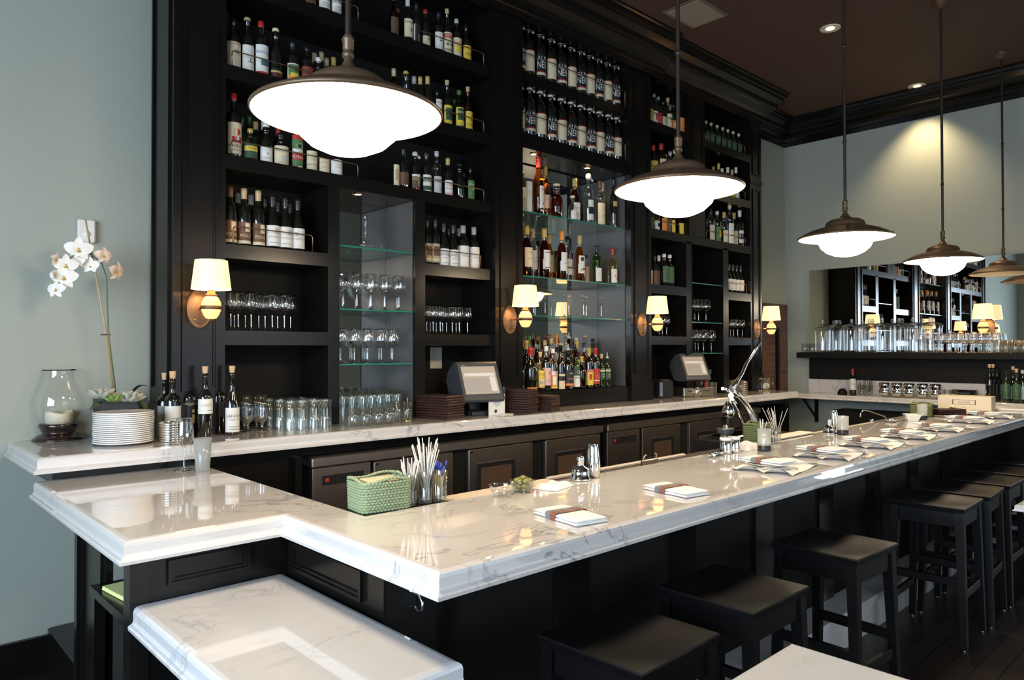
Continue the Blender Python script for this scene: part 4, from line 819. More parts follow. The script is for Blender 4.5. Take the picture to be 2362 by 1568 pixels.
pl = gmesh('plate', [(0, .004), (.045, .003), (.06, 0), (.066, .001), (.075, .004), (.128, .0095), (.134, .0115), (.135, .0165), (.134, .0175), (.12, .0145), (.078, .009), (0, .007)], 56, PORC)
p = onz(275, 1022, ZCT)
for i in range(16): tag(obj('dinner_plate', pl, None, None, (1.035+random.uniform(-.0015, .0015), 3.89+random.uniform(-.0015, .0015), z1+i*.0094)), 'white round dinner plate in tall stack on counter', 'plate', 'stacked dinner plates')
cs = gmesh('coaster', [(0, .001), (.058, 0), (.06, .002), (.06, .0105), (.055, .0118), (.052, .009), (.048, .004), (0, .004)], 40, CHROME)
for i in range(8): tag(obj('coaster', cs, None, None, (1.238, 3.83, z1+i*.0121)), 'polished metal coaster in stack beside dinner plates', 'coaster', 'stacked metal coasters')
wy = lambda px, py, dy=0: onz(px, py, ZCT)
def wb(px, y, h, r, kind, lab, cap, label): return bottle(kind, X(px, y), y, z1, h, r, DKGL, lab, cap, label, 'corked wine bottles on the counter', rz=.0)
wb(381, 4.05, .30, .038, 'bordeaux', lb(.05, .55, GY, ('t', 'CHIANTI', .85, .07, BK), A=1.4), ('cork', 'cork'), 'corked wine bottle with grey label and pink neck band, leftmost of the group')
wb(399, 3.96, .31, .040, 'bordeaux', lb(.05, .54, WH, ('t', 'Querciab', .55, .07, GY), A=1.45), ('cork', 'cork'), 'corked wine bottle with large plain white label, second in group')
wb(436, 4.0, .32, .038, 'bordeaux', lb(.12, .6, (.03, .03, .032), ('t', 'ARGIANO', .82, .085, CR), ('d', .25, .62, .01, GD), ('r', .1, .4, .2, .5, GD), A=1.45) if 0 else (.12, .6, 1.45, NV, (('t', 'ARCIANO', .82, .085, CR), ('d', .25, .62, .01, GD), ('r', .1, .4, .2, .5, GD))), ('cork', 'cork'), 'corked wine bottle with black label lettered in gold')
wb(474, 3.88, .335, .037, 'bordeaux', lb(.37, .6, WH, ('t', 'SUMMUS', .5, .15, GY), ('r', 0, .7, .2, .25, GY), A=1.45), ('cork', 'cork'), 'corked wine bottle with short white label high on body')
wb(506, 4.0, .32, .037, 'bordeaux', lb(.3, .55, NV, A=1.2), ('foil', BK), 'uncorked black wine bottle with dark capsule between labelled bottles')
wb(536, 3.89, .335, .038, 'burgundy', (.05, .44, 1.4, WH, (('t', 'LANGHE', .6, .13, BK), ('t', 'NEBBIOLO', .48, .07, GY), ln(.2), ln(.1))), ('cork', 'cork'), 'corked wine bottle with cream label reading LANGHE, rightmost of group')
wb(424, 4.2, .31, .037, 'bordeaux', None, ('foil', BK), 'dark wine bottle behind the corked bottles, left one')
wb(463, 4.2, .32, .037, 'bordeaux', None, ('foil', GY), 'dark wine bottle behind the corked bottles, middle one')
# bill spike
t = thing('bill_spike', 'brass receipt spike on round foot beside dark menus', 'receipt spike', (X(940, 3.88), 3.88, z1))
obj('base', MB().lathe([(0, .012), (.03, .01), (.036, .004), (.036, 0)], 28), BRASS, t); obj('spike', MB().lathe([(.0015, .012), (.0015, .14), (.0003, .15)], 8), BRASS, t)
mm = MB().rbox(-.115, .115, -.165, .165, 0, .0165, .005)
mm.box(-.112, .118, -.16, .16, .0045, .012); menume = mm.mesh('menu_folder', LEATH)
def menus(cx, cy, rz, n, label, group, s=1.0):
    for i in range(n):
        o = obj('menu_folder', menume, None, None, (cx+random.uniform(-.006, .006), cy+random.uniform(-.006, .006), z1+i*.0172*s), rz+random.uniform(-.05, .05)); o.scale = (.82*s, .82*s, s); tag(o, label, 'menu', group)
menus(2.965, 3.87, .25, 9, 'dark brown leather menu folder stacked left of the first terminal', 'menus left of the terminal')
menus(3.60, 3.80, .35, 10, 'dark brown leather menu folder stacked right of the first terminal', 'menus right of the terminal')
menus(3.86, 3.80, .3, 8, 'dark brown leather check folder in shorter stack under spirit niche', 'check folders under spirit niche', .85)
# point of sale terminals
def terminal(x, y, rz, label, drawer, s=1.0):
    t = thing('sales_terminal', label, 'cash register', (x, y, z1), rz, 'point of sale terminals')
    w2 = .165*s
    prof = [(-.135, .10), (-.15, .115), (-.145, .135), (-.035, .36), (-.02, .372), (.02, .368), (.10, .30), (.125, .24), (.05, .10), (-.05, .085)]
    mb = MB(); mb.loft([[(u*k, a*s, b*s+dz) for a, b in prof] for u, k, dz in ((-w2, .93, 0), (-w2*.97, 1, 0), (w2*.97, 1, 0), (w2, .93, 0))], True, True)
    dz = .06 if drawer else 0
    hd = obj('monitor', mb, GRYPL, t); hd.location.z = dz
    # screen on the tilted face
    a = Vector((0, -.1425*s, .139*s)); b = Vector((0, -.038*s, .355*s)); d = (b-a); nrm = Vector((0, -d.z, d.y)).normalized()
    def q(u, v, e): p_ = a+d*v+nrm*e; return (u*w2, p_.y, p_.z)
    mb = MB()
    for (u0, u1, v0, v1, m_, e) in ((-.80, .80, .07, .93, 0, .001), (-.70, .70, .62, .72, 1, .002), (.45, .72, .15, .6, 1, .002), (-.66, .36, .14, .55, 2, .002)):
        mb.add([q(u0, v0, e), q(u1, v0, e), q(u1, v1, e), q(u0, v1, e)], [(0, 1, 2, 3)], m_)
    obj('screen', mb, [emis('screen_tan', (.42, .37, .3), .16, .12), emis('screen_pale', (.65, .62, .58), .18, .12), emis('screen_grey', (.36, .34, .31), .18, .12)], hd)
    v, f = text('MICROS'); mb = MB(); mb.add([q(-.78+p_[0]*.03+.12, .955+p_[1]*.025, .0012) for p_ in v], f); obj('badge', mb, col((.5, .5, .5)), hd)
    obj('stand', MB().rbox(-.07*s, .07*s, -.06*s, .1*s, .0+dz, .03+dz, .01).rbox(-.05*s, .05*s, -.01, .06, .03+dz, .12+dz, .01), BLKPL, t)
    obj('card_reader', MB().rbox(w2, w2+.022, -.12, .0, .15+dz, .20+dz, .005), BLKPL, t)
    if drawer:
        dr = obj('cash_drawer', MB().rbox(-.17, .20, -.12, .16, 0, .09, .006), BLKPL, t)
        fr = obj('drawer_front', MB().rbox(-.165, .195, -.127, -.1205, .004, .084, .002).box(-.12, -.03, -.129, -.127, .05, .056, 1).box(.06, .15, -.129, -.127, .05, .056, 1), [BRASS if 0 else plain('drawer_metal', (.42, .38, .28), .35, .9), BLKPL], dr)
        obj('lock', MB().lathe([(.011, 0), (.011, .008), (0, .008)], 14, M=Matrix.Translation((.03, -.127, .03)) @ Matrix.Rotation(pi/2, 4, 'X')), CHROME, fr)
    else:
        obj('base_unit', MB().rbox(-.06, .14, -.09, .05, 0, .035, .008), BLKPL, t)
    return t
terminal(3.27, 3.88, -.22, 'grey touchscreen sales terminal between the two menu stacks', False)
terminal(6.13, 4.0, -.3, 'grey touchscreen sales terminal on metal cash drawer, far one', True, .95)
t = thing('receipt_printer', 'black receipt printer left of the far sales terminal', 'printer', (5.70, 4.02, z1), -.3)
obj('body', MB().rbox(-.08, .08, -.09, .1, 0, .17, .02), BLKPL, t); obj('paper_slot', MB().rbox(-.05, .05, -.06, -.02, .17, .176, .002), GRYPL, t)
p = onz(1133, 960, ZCT)
tag(obj('table_sign', MB().rbox(-.07, .07, -.002, .002, 0, .17, .001).add([(-.01+.012*cos(a*pi/6), -.0025, .03+.012*sin(a*pi/6)) for a in range(12)], [list(range(12))], 1).add([(.0+.03*cos(a*pi/6), -.0025, .09+.03*sin(a*pi/6)) for a in range(12)], [list(range(12))], 2), [col(WH), col(BK), col((.55, .55, .52))], None, (3.34, 3.73, z1), -.1).rotation_euler and bpy.data.objects[-1] if 0 else obj('table_sign', MB().rbox(-.07, .07, -.002, .002, 0, .17, .001).add([(-.01+.012*cos(a*pi/6), -.0025, .03+.012*sin(a*pi/6)) for a in range(12)], [list(range(12))], 1).add([(.03*cos(a*pi/6), -.0025, .09+.03*sin(a*pi/6)) for a in range(12)], [list(range(12))], 2), [col(WH), col(BK), col((.55, .55, .52))], None, (3.36, 3.745, z1), -.1), 'upright white card with round emblem beside first terminal', 'card')
for i in range(3): tag(obj('receipt_pad', MB().rbox(-.05, .05, -.035, .035, 0, .004, .001), col((.7, .72, .6)), None, (3.385+i*.006, 3.69, z1+i*.0043), .2*i), 'flat pale order pad on counter before the white card', 'notepad', 'order pads on the counter')
tag(obj('wall_card', MB().rbox(0, .11, -.006, 0, 0, .16, .002), col((.6, .58, .5)), None, (X(992, YW-.02), YW-.0158, ony(1000, 850, YW-.02).z)), 'blank cream card fixed behind the first terminal', 'card')
t = thing('pepper_mill', 'glossy red pepper mill between tumblers on the counter', 'pepper mill', (X(1627, 3.93), 3.93, z1))
RDL = plain('red_lacquer', (.3, .02, .015), .2, coat=1)
obj('body', MB().lathe([(0, 0), (.028, 0), (.029, .01), (.024, .05), (.017, .085), (.022, .115), (.024, .125), (.016, .13)], 28), RDL, t); obj('head', MB().lathe([(.016, .131), (.024, .137), (.026, .155), (.018, .175), (.008, .182), (.008, .192), (0, .196)], 28), RDL, t)
tag(obj('perforated_canister', MB().lathe([(0, 0), (.035, 0), (.035, .09), (.033, .09), (.033, .004)], 28), brushed('canister', (.5, .5, .5), .25), None, (X(1606, 3.88), 3.88, z1)), 'small metal canister left of the red pepper mill', 'canister')
cn = MB().lathe([(0, 0), (.055, 0), (.055, .012), (.052, .014), (.052, .022), (0, .022)], 32).mesh('tin', STEEL)
for k, px in enumerate((1712, 1729)):
    for i in range(5): tag(obj('metal_dish', cn, None, None, (X(px, 4.02), 4.02+k*.05, z1+i*.0222)), ['shallow metal dish in left stack before end pilaster', 'shallow metal dish in right stack before end pilaster'][k], 'dish', 'stacked metal dishes')
t = thing('glass_box', 'wide brass-edged glass box of folded napkins at counter end', 'box', (7.70-.12, 4.02, z1), 0)
obj('glass', MB().rbox(-.13, .13, -.08, .08, .002, .13, .002), CLEAR, t)
mb = MB()
for z in (.001, .13):
    for a, b in (((-.13, -.08), (.13, -.08)), ((.13, -.08), (.13, .08)), ((.13, .08), (-.13, .08)), ((-.13, .08), (-.13, -.08))): mb.tube([(*a, z+.002), (*b, z+.002)], .0035, 6)
for a in ((-.13, -.08), (.13, -.08), (.13, .08), (-.13, .08), (0, -.08)): mb.tube([(*a, 0.001), (*a, .132)], .0035, 6)
obj('edging', mb, BRASS, t); tag(obj('napkin_pile', MB().rbox(-.075, .075, -.06, .06, 0, .07, .02), LINEN, None, (7.60, 4.01, z1+.006)), 'white folded napkins inside the glass box', 'napkin')
# ------------------------------------------------------------ orchid
def P(px, py, y): return ony(px, py, y)
yo = 4.05
t = thing('potted_orchid', 'white moth orchid on bamboo stake in black planter with succulents', 'potted plant', (X(282, 4.1), 4.1, z1))
def lk(name, mb, mat): mb.xform(Matrix.Translation(-Vector(t.location))); return obj(name, mb, mat, t)
lk('planter', MB().box(X(228, 4.1), X(332, 4.1), 4.02, 4.2, z1, P(280, 917, 4.1).z), BLKPL)
lk('stake', MB().tube([P(262, 916, yo), P(240, 740, yo), P(197, 505, yo)], [.005, .005, .004], 8), plain('bamboo', (.45, .33, .17), .6))
STEM = plain('orchid_stem', (.09, .13, .05), .5)
lk('flower_stem', MB().tube([P(268, 916, yo-.02), P(250, 770, yo-.02), P(247, 690, yo-.02), P(246, 640, yo-.02), P(235, 608, yo-.02), P(212, 588, yo-.02), P(190, 580, yo-.02), P(165, 592, yo-.03), P(145, 625, yo-.03), P(132, 660, yo-.03)], [.004, .004, .0035, .003, .003, .003, .0025, .0025, .002, .0015], 7), STEM)
lk('stem_clip', MB().tube([P(232, 772, yo-.01), P(256, 771, yo-.02)], .003, 6), BLKPL)
PET = plain('orchid_petal', (.84, .80, .74), .6, bump=.2, bscale=60); PETP = plain('orchid_petal_blush', (.82, .68, .58), .6); LIP = plain('orchid_lip', (.55, .36, .05), .5)
def flower(px, py, s, mat, yaw_=0, tilt=0):
    M = Matrix.Translation(P(px, py, yo-.035)-Vector(t.location)) @ Matrix.Rotation(yaw_, 4, 'Z') @ Matrix.Rotation(tilt, 4, 'X')
    mb = MB()
    for ang, ln_, wd in ((90, 1, .62), (14, 1.05, .95), (166, 1.05, .95), (-52, .95, .6), (-128, .95, .6)):
        a = radians(ang); e = Vector((cos(a), 0, sin(a))); f_ = Vector((-sin(a), 0, cos(a))); rings = []
        for i in range(8):
            q = i/7; wv = wd*s*(sin(pi*min(q*.86+.12, 1))**.7)*.5
            rings.append([e*(q*s*ln_)+f_*(wv*k)+Vector((0, -.12*s*sin(pi*q)+.10*s*q*q-abs(k)*.06*s, 0)) for k in (-1, -.5, 0, .5, 1)])
        mb.loft(rings, closed=False, smooth=True)
    mb.xform(M); fl = obj('flower', mb, mat, t)
    lp = MB().lathe([(0, -.15*s), (.15*s, -.08*s), (.16*s, 0), (.08*s, .1*s), (0, .12*s)], 10, (0, -.10*s, -.12*s)); lp.lathe([(0, -.05*s), (.07*s, 0), (0, .1*s)], 8, (0, -.16*s, .06*s)); lp.xform(M); obj('lip', lp, LIP, fl)
for a in ((182, 575, .062, PET, -.3, .2), (152, 612, .055, PET, -.2, .1), (148, 640, .06, PET, -.4, 0), (130, 668, .045, PET, -.8, -.1), (128, 598, .038, PET, .9, .2), (124, 634, .03, PET, 1.2, 0), (238, 590, .045, PETP, .4, .1), (268, 626, .052, PETP, .7, .2), (208, 612, .042, PET, 2.6, 0), (180, 602, .03, PET, 2.8, .2)): flower(*a)
def leaf(p0, p1, wd, mat, name='leaf', lift=.03):
    p0, p1 = Vector(p0), Vector(p1); d = p1-p0; sd = d.cross(Vector((0, 0, 1))).normalized(); rings = []
    for i in range(9):
        q = i/8; wv = wd*sin(pi*(.08+.92*q)**.8)*.5
        rings.append([p0+d*q+sd*wv*k+Vector((0, 0, lift*sin(pi*q)-abs(k)*.0+.3*wd*abs(k)*(1-q))) for k in (-1, -.4, 0, .4, 1)])
    mb = MB(); mb.loft(rings, closed=False, smooth=True); lk(name, mb, mat)
LEAFM = plain('orchid_leaf', (.03, .085, .02), .35, coat=.3); SUC = plain('succulent_grey', (.36, .38, .33), .6); SUCG = plain('succulent_green', (.17, .28, .07), .55)
leaf(P(300, 918, 4.08), P(343, 893, 4.03), .055, LEAFM); leaf(P(315, 925, 4.05), P(338, 955, 3.99), .05, LEAFM); leaf(P(238, 930, 4.05), P(206, 948, 4.0), .04, LEAFM, lift=.01); leaf(P(290, 925, 4.1), P(330, 915, 4.18), .05, LEAFM)
def rosette(px, py, y, r, n, mat, up=.5):
    mb = MB(); c = P(px, py, y)
    for k in range(n):
        ring = k/n; a = k*2.4; el = .25+up*ring*2; L_ = r*(1-.5*ring)
        d = Vector((cos(a)*cos(el), sin(a)*cos(el), sin(el))); mb.tube([c, c+d*L_*.35, c+d*L_*.8, c+d*L_], [r*.04, r*.16, r*.13, r*.02], 6)
    lk('succulent', mb, mat)
rosette(262, 925, 4.0, .065, 22, SUCG); rosette(236, 918, 4.02, .09, 14, SUC, .6); rosette(298, 925, 4.0, .085, 26, SUC, .7)
t = thing('wall_speaker', 'small white thermostat box high on sage wall behind orchid', 'thermostat', (ony(197, 533, YW).x, YW-.001, ony(197, 533, YW).z))
obj('case', MB().rbox(-.042, .042, -.035, 0, -.065, .06, .008), col((.75, .74, .7), .3), t); obj('sensor_window', MB().lathe([(.018, 0), (.014, .006), (0, .008)], 16, M=Matrix.Translation((.0, -.035, -.02)) @ Matrix.Rotation(pi/2, 4, 'X')), col((.8, .8, .78), .2), t)
t.name = 'thermostat'
#@@PART4
# ------------------------------------------------------------ things on the bar
zb = ZB+.0006
WGF = gmesh('wine_glass_fore', wineprof(.245, .043, .040), 48, thin('clear_glass_near', (.98, .98, .98), refl=.9, base=.06, p=2.6))
tag(obj('wine_glass', WGF, None, None, (1.205, 3.60-.05, zb)), 'single empty wine glass on the marble return at left', 'glass')
tag(obj('frosted_tumbler', MB().lathe([(0, 0), (.03, 0), (.031, .002), (.041, .155), (.0395, .155), (.03, .012), (0, .012)], 40), FROST, None, (1.262, 3.47, zb)), 'frosted tall tumbler beside the single wine glass', 'glass')
tag(obj('support_block', MB().box(1.328, 1.69, 2.152, 2.31, .99, ZB-.0005), DARKM), 'black strip inside bar corner under basket and straw glasses', 'ledge')
YARN = plain('sage_yarn', (.29, .36, .215), .85, bump=.6, bscale=700); YARN2 = plain('olive_yarn', (.16, .19, .075), .85, bump=.6, bscale=700)
def basket(x, y, rz, lx, ly, h, flare, mat, label, rows=13, amp=.0022):
    t = thing('woven_basket', label, 'basket', (x, y, zb), rz, 'woven green baskets')
    mb = MB()
    for k in range(rows):
        q = k/(rows-1); sx = lx/2*(1+flare*q); sy = ly/2*(1+flare*q); z = .004+q*h; rr = h/rows*.66; r = .02; pts = []; n = 26
        per = []
        for (cx, cy, a0) in ((sx-r, sy-r, 0), (-sx+r, sy-r, 90), (-sx+r, -sy+r, 180), (sx-r, -sy+r, 270)):
            for a in (0, 30, 60, 90): per.append(Vector((cx+r*cos(radians(a0+a)), cy+r*sin(radians(a0+a)), z)))
        per.append(per[0]); out = []
        for a, b in zip(per[:-1], per[1:]):
            m_ = max(1, int((b-a).length/.0045))
            for i in range(m_): out.append(a.lerp(b, i/m_))
        cpts = []
        for i, p_ in enumerate(out):
            d = Vector((p_.x, p_.y, 0)).normalized(); s_ = sin(i*pi/1.5+k*pi)
            cpts.append(p_+d*amp*s_+Vector((0, 0, (.5*amp*cos(i*pi/1.5)+(.006*sin(i*.15) if k == rows-1 else 0)))))
        cpts.append(cpts[0]); mb.tube(cpts, rr, 5)
    obj('weave', mb, mat, t)
    obj('base', MB().rbox(-lx/2+.006, lx/2-.006, -ly/2+.006, ly/2-.006, 0, .006, .002), mat, t)
    return t
b1 = basket(1.436, 2.235, -.12, .185, .135, .104, .03, YARN, 'pale green crocheted basket holding cards at bar corner', 12, .0026)
for i in range(8): tag(obj('matchbook', MB().rbox(-.065, .065, -.045, .045, 0, .0095, .002).box(-.06, .06, -.046, -.0452, .002, .0075, 1), [col((.75, .62, .42) if i == 7 else (.6, .45, .3)), col(RD)], None, (1.442, 2.235, zb+.0062+i*.0125), -.12), 'cream and red card packet inside the pale green basket', 'card packet', 'card packets in the basket')
basket(4.19, 2.245, .25, .19, .12, .10, .05, YARN2, 'olive woven basket beside the citrus press', 10)
basket(6.70, 2.10, .2, .20, .14, .10, .08, YARN2, 'olive woven basket near white dish at far end', 10)
STRAW = plain('clear_straw', (.62, .62, .6), .3); BLUE = plain('blue_plastic', (.03, .06, .35), .35); STICK = plain('bamboo_stick', (.62, .52, .3), .6)
def strawglass(x, y, gh, r, n, L0, L1, mat, label, head=None, name='straw_glass', seed=1, spread=1.0, z=None):
    rnd = random.Random(seed); z = zb if z is None else z
    t = thing('straw_glass', label, 'glass', (x, y, z), 0, 'glasses of straws and picks')
    obj('glass', MB().lathe([(0, 0), (r*.8, 0), (r*.82, .004), (r, gh), (r*.95, gh), (r*.77, .012), (0, .012)], 32), CLEAR, t)
    for i in range(n):
        a = rnd.uniform(0, 6.28); q = rnd.uniform(.0, .55)*r; b0 = Vector((q*cos(a), q*sin(a), .013)); a2 = rnd.uniform(0, 6.28); q2 = rnd.uniform(.2, .88)*r*spread
        L = rnd.uniform(L0, L1); top = Vector((q2*cos(a2), q2*sin(a2), gh)); d = (top-b0).normalized(); e = b0+d*L
        s_ = obj('drinking_straw' if not head else 'cocktail_pick', MB().tube([b0, e], 0.0018 if not head else .0013, 6), mat, t)
        if head: obj('pick_head', MB().tube([e-d*.028, e], [.0022, .0034], 6), head, s_)
    return t
strawglass(1.535, 2.185, .115, .029, 20, .13, .17, STRAW, 'glass of short clear straws beside pale green basket', seed=3)
strawglass(1.602, 2.182, .118, .03, 26, .17, .232, STRAW, 'glass of long clear straws, middle of three', seed=5, spread=1.1)
strawglass(1.662, 2.172, .12, .03, 26, .11, .14, STICK, 'glass of bamboo picks with blue heads', BLUE, seed=8)
strawglass(4.17, 2.11, .10, .028, 12, .16, .22, plain('flat_straw', (.6, .55, .48), .4), 'glass of tall pale straws right of olive basket', seed=2, spread=1.2)
strawglass(4.08, 2.16, .085, .026, 8, .11, .14, plain('white_straw', (.7, .7, .7), .4), 'glass of short white straws behind the tall ones', seed=12)
bw = [(0, .003), (.024, .001), (.026, 0), (.03, .006), (.047, .028), (.052, .042), (.052, .046), (.049, .045), (.044, .028), (.026, .008), (0, .006)]
bm_ = gmesh('glass_bowl', bw, 40, CLEAR)
tag(obj('glass_bowl', bm_, None, None, (1.885, 2.07, zb)), 'small clear glass bowl, empty, on bar edge', 'bowl', 'small glass bowls')
tag(obj('glass_bowl', bm_, None, None, (2.01, 2.085, zb)), 'small clear glass bowl full of green olives', 'bowl', 'small glass bowls')
OLIVE = plain('green_olive', (.20, .19, .04), .3, coat=.3)
ol = MB().lathe([(0, -.014), (.006, -.0125), (.0105, -.006), (.0115, 0), (.0105, .006), (.006, .0125), (0, .014)], 14).mesh('olive', OLIVE)
rn = random.Random(4); k = 0
for ring, n, zz in ((.014, 3, .021), (.030, 7, .026), (.012, 3, .042), (.026, 6, .045), (0, 1, .056)):
    for i in range(n):
        a = 2*pi*i/n+ring*50; o = obj('olive', ol, None, None, (2.01+ring*cos(a), 2.085+ring*sin(a), zb+zz)); o.rotation_euler = (rn.uniform(1, 2), rn.uniform(0, 3), a); tag(o, 'green olive piled in the small glass bowl', 'olive', 'olives in the bowl')
def cloth(nx, ny, lx, ly, fn, th=.003):
    top = []; mb = MB()
    rows_ = [[Vector((lx*(i/nx-.5), ly*(j/ny-.5), fn(i/nx, j/ny))) for i in range(nx+1)] for j in range(ny+1)]
    mb.loft(rows_, closed=False, smooth=True); low = [[p_-Vector((0, 0, min(th, p_.z*.8)))for p_ in r_] for r_ in rows_]
    o_ = len(mb.v); mb.loft(low, closed=False, smooth=True)
    return mb
def folded(lx, ly, h, seed=1, layers=3):   # cloth folded in soft flat layers, long along y
    rnd = random.Random(seed); mb = MB()
    for L in range(layers):
        z0 = h*L/layers; z1_ = h*(L+1)/layers*.995; n = 14; rings = []
        for i in range(n+1):
            q = i/n; y = ly*(q-.5)*(1-.015*L); wv = lx*(1-.03*L)*(1+.02*sin(q*7+L+seed)); e = min(1, min(q, 1-q)*9)**.5
            zc = (z0+z1_)/2; hh = (z1_-z0)/2*(.35+.65*e); ring = []
            for a in range(16):
                an = 2*pi*a/16; cx = abs(cos(an))**.35*(1 if cos(an) > 0 else -1); cz = abs(sin(an))**.7*(1 if sin(an) > 0 else -1)
                ring.append((cx*wv/2+.002*sin(q*9+L*2), y, zc+cz*hh*(1+.12*sin(q*11+cx*3+L))))
            rings.append(ring)
        mb.loft(rings, True, True, smooth=True)
    return mb
FOLD = folded(.135, .235, .021, 2, 2).mesh('folded_napkin', LINEN)
def band_mesh():
    mb = MB(); w_ = .0692; h = .0235
    for y0, y1, mi in ((-.008, .020, 1), (.020, .046, 0)):
        mb.loft([[(-w_, y, .001), (-w_, y, h-.004), (-w_+.005, y, h), (w_-.005, y, h), (w_, y, h-.004), (w_, y, .001)] for y in (y0, y1)], closed=False, mi=mi)
    v, f = text('BOCCO'); mb.add([(p_[1]*.013+.0, -p_[0]*.013*.9+.018, h+.0004) for p_ in v], f, 2)
    v, f = text('RISTORANTE'); mb.add([(p_[1]*.005-.03, -p_[0]*.005+.018, h+.0004) for p_ in v], f, 2)
    return mb.mesh('paper_band', [col((.16, .17, .19)), col((.20, .08, .055)), col((.6, .5, .42))])
BAND = band_mesh()
def napkin(x, y, z, rz, label, group='banded napkins along the bar'):
    o = obj('folded_napkin', FOLD, None, None, (x, y, z), rz); tag(o, label, 'napkin', group); obj('paper_band', BAND, None, o); return o
napkin(1.815, 1.655, zb, radians(-9), 'white folded napkin with brown band lying alone nearest the bar corner')
napkin(2.45, 1.665, zb, radians(-9), 'white folded napkin with brown band lying alone before the shakers')
# place settings
PLT = gmesh('side_plate', [(0, .003), (.05, .002), (.055, 0), (.06, .002), (.092, .011), (.094, .013), (.09, .0125), (.058, .006), (0, .005)], 40, PORC)
def forkm():
    mb = MB(); mb.loft([[(-w_, y, z), (w_, y, z), (w_, y, z+.002), (-w_, y, z+.002)] for y, w_, z in ((-.1, .005, .001), (-.08, .006, .001), (0, .0025, .004), (.03, .003, .006), (.045, .01, .004), (.06, .011, .003))], True, True)
    for k in range(4): mb.rbox(-.011+k*.0063, -.0085+k*.0063, .06, .1, .003, .005, .0004)
    return mb.mesh('fork', CHROME)
def knifem():
    mb = MB(); mb.loft([[(-w_, y, .001), (w_, y, .001), (w_, y, .001+t_), (-w_, y, .001+t_)] for y, w_, t_ in ((-.11, .006, .005), (-.02, .005, .005), (-.015, .007, .002), (.05, .009, .0015), (.09, .007, .001), (.105, .001, .001))], True, True)
    return mb.mesh('knife', CHROME)
FORK, KNIFE = forkm(), knifem()
def matf(u, v): return .0035+.0025*sin(u*9+v*4)*sin(v*7+1)+(.16*max(0, u-.78)*(1.05-u)*8*sin(v*3.1+.2)**2 if u > .78 else 0)+(.022*max(0, .14-u)*8*abs(sin(v*7)))
MAT = cloth(24, 16, .40, .29, matf).mesh('place_cloth', LINEN)
names = ['nearest the camera, first along bar', 'second along bar', 'third along bar', 'fourth along bar', 'fifth along bar', 'sixth along bar', 'seventh, at far end of bar']
for i, x in enumerate((3.30, 3.90, 4.50, 5.10, 5.70, 6.48, 7.05)):
    y = 1.69; r0 = .03*sin(i*2.3); nm = names[i]
    tag(obj('place_cloth', MAT, None, None, (x, y-.01, zb), r0+.15), 'rumpled white cloth under place setting, '+nm, 'cloth', 'cloths under the place settings')
    tag(obj('side_plate', PLT, None, None, (x-.01, y+.02, zb+.0075), 0), 'white side plate under banded napkin, '+nm, 'plate', 'side plates of the place settings')
    napkin(x-.01, y+.02, zb+.0212, radians(-8)+r0, 'banded napkin on white plate, '+nm, 'banded napkins on the plates')
    tag(obj('fork', FORK, None, None, (x-.09, y-.06, zb+.0085), radians(38)+r0), 'silver fork left of the plate, '+nm, 'fork', 'forks of the place settings')
    tag(obj('knife', KNIFE, None, None, (x+.12, y-.04, zb+.0085), radians(30)+r0), 'silver knife right of the plate, '+nm, 'knife', 'knives of the place settings')
def shk(x, y, label, s=1):
    o = obj('shaker_tin', MB().lathe([(0, .0), (.026, 0), (.029, .002), (.034, .03), (.036, .05), (.034, .09), (.028, .14), (.0245, .165), (.023, .168), (0, .168)], 40), CHROME, None, (x, y, zb)); o.scale = (s,)*3; return tag(o, label, 'shaker', 'steel cocktail shakers')
shk(2.468, 2.108, 'tall polished steel shaker upside down near glass bowls', .88)
shk(4.96, 2.10, 'tall polished steel shaker standing before second candle holder', .9)
def strn(x, y, label, s=1):
    o = obj('cocktail_strainer', MB().lathe([(0, 0), (.043, 0), (.045, .003), (.045, .010), (.040, .014), (.039, .035), (.033, .052), (.018, .062), (.015, .068), (.0165, .072), (.0165, .098), (.014, .104), (0, .106)], 40), CHROME, None, (x, y, zb)); o.scale = (s,)*3; return tag(o, label, 'shaker top', 'steel shaker tops')
strn(2.372, 2.10, 'squat steel shaker top beside the first shaker'); strn(4.865, 2.09, 'squat steel shaker top beside the second shaker', .95)
def cand(x, y, label, lit=False):
    t = thing('candle_holder', label, 'candle', (x, y, zb), 0, 'frosted candle holders on the bar')
    obj('base', MB().lathe([(0, 0), (.0355, 0), (.037, .002), (.037, .03), (.035, .031), (0, .031)], 36), BLKPL, t)
    obj('glass_sleeve', MB().lathe([(.036, .031), (.0375, .122), (.0355, .122), (.034, .033)], 36), FROST, t)
    o = obj('tealight', MB().lathe([(0, .032), (.018, .032), (.018, .045), (0, .045)], 20), WAX, t)
    if lit: obj('flame', MB().lathe([(0, .046), (.003, .05), (.004, .056), (.0015, .066), (0, .07)], 10), emis('flame', (1, .6, .2), 12), o)
cand(3.80, 1.995, 'frosted glass candle holder with flame beside olive basket', True)
cand(4.90, 2.015, 'frosted glass candle holder beside the second shaker'); cand(6.40, 2.0, 'frosted glass candle holder beside the white dish')
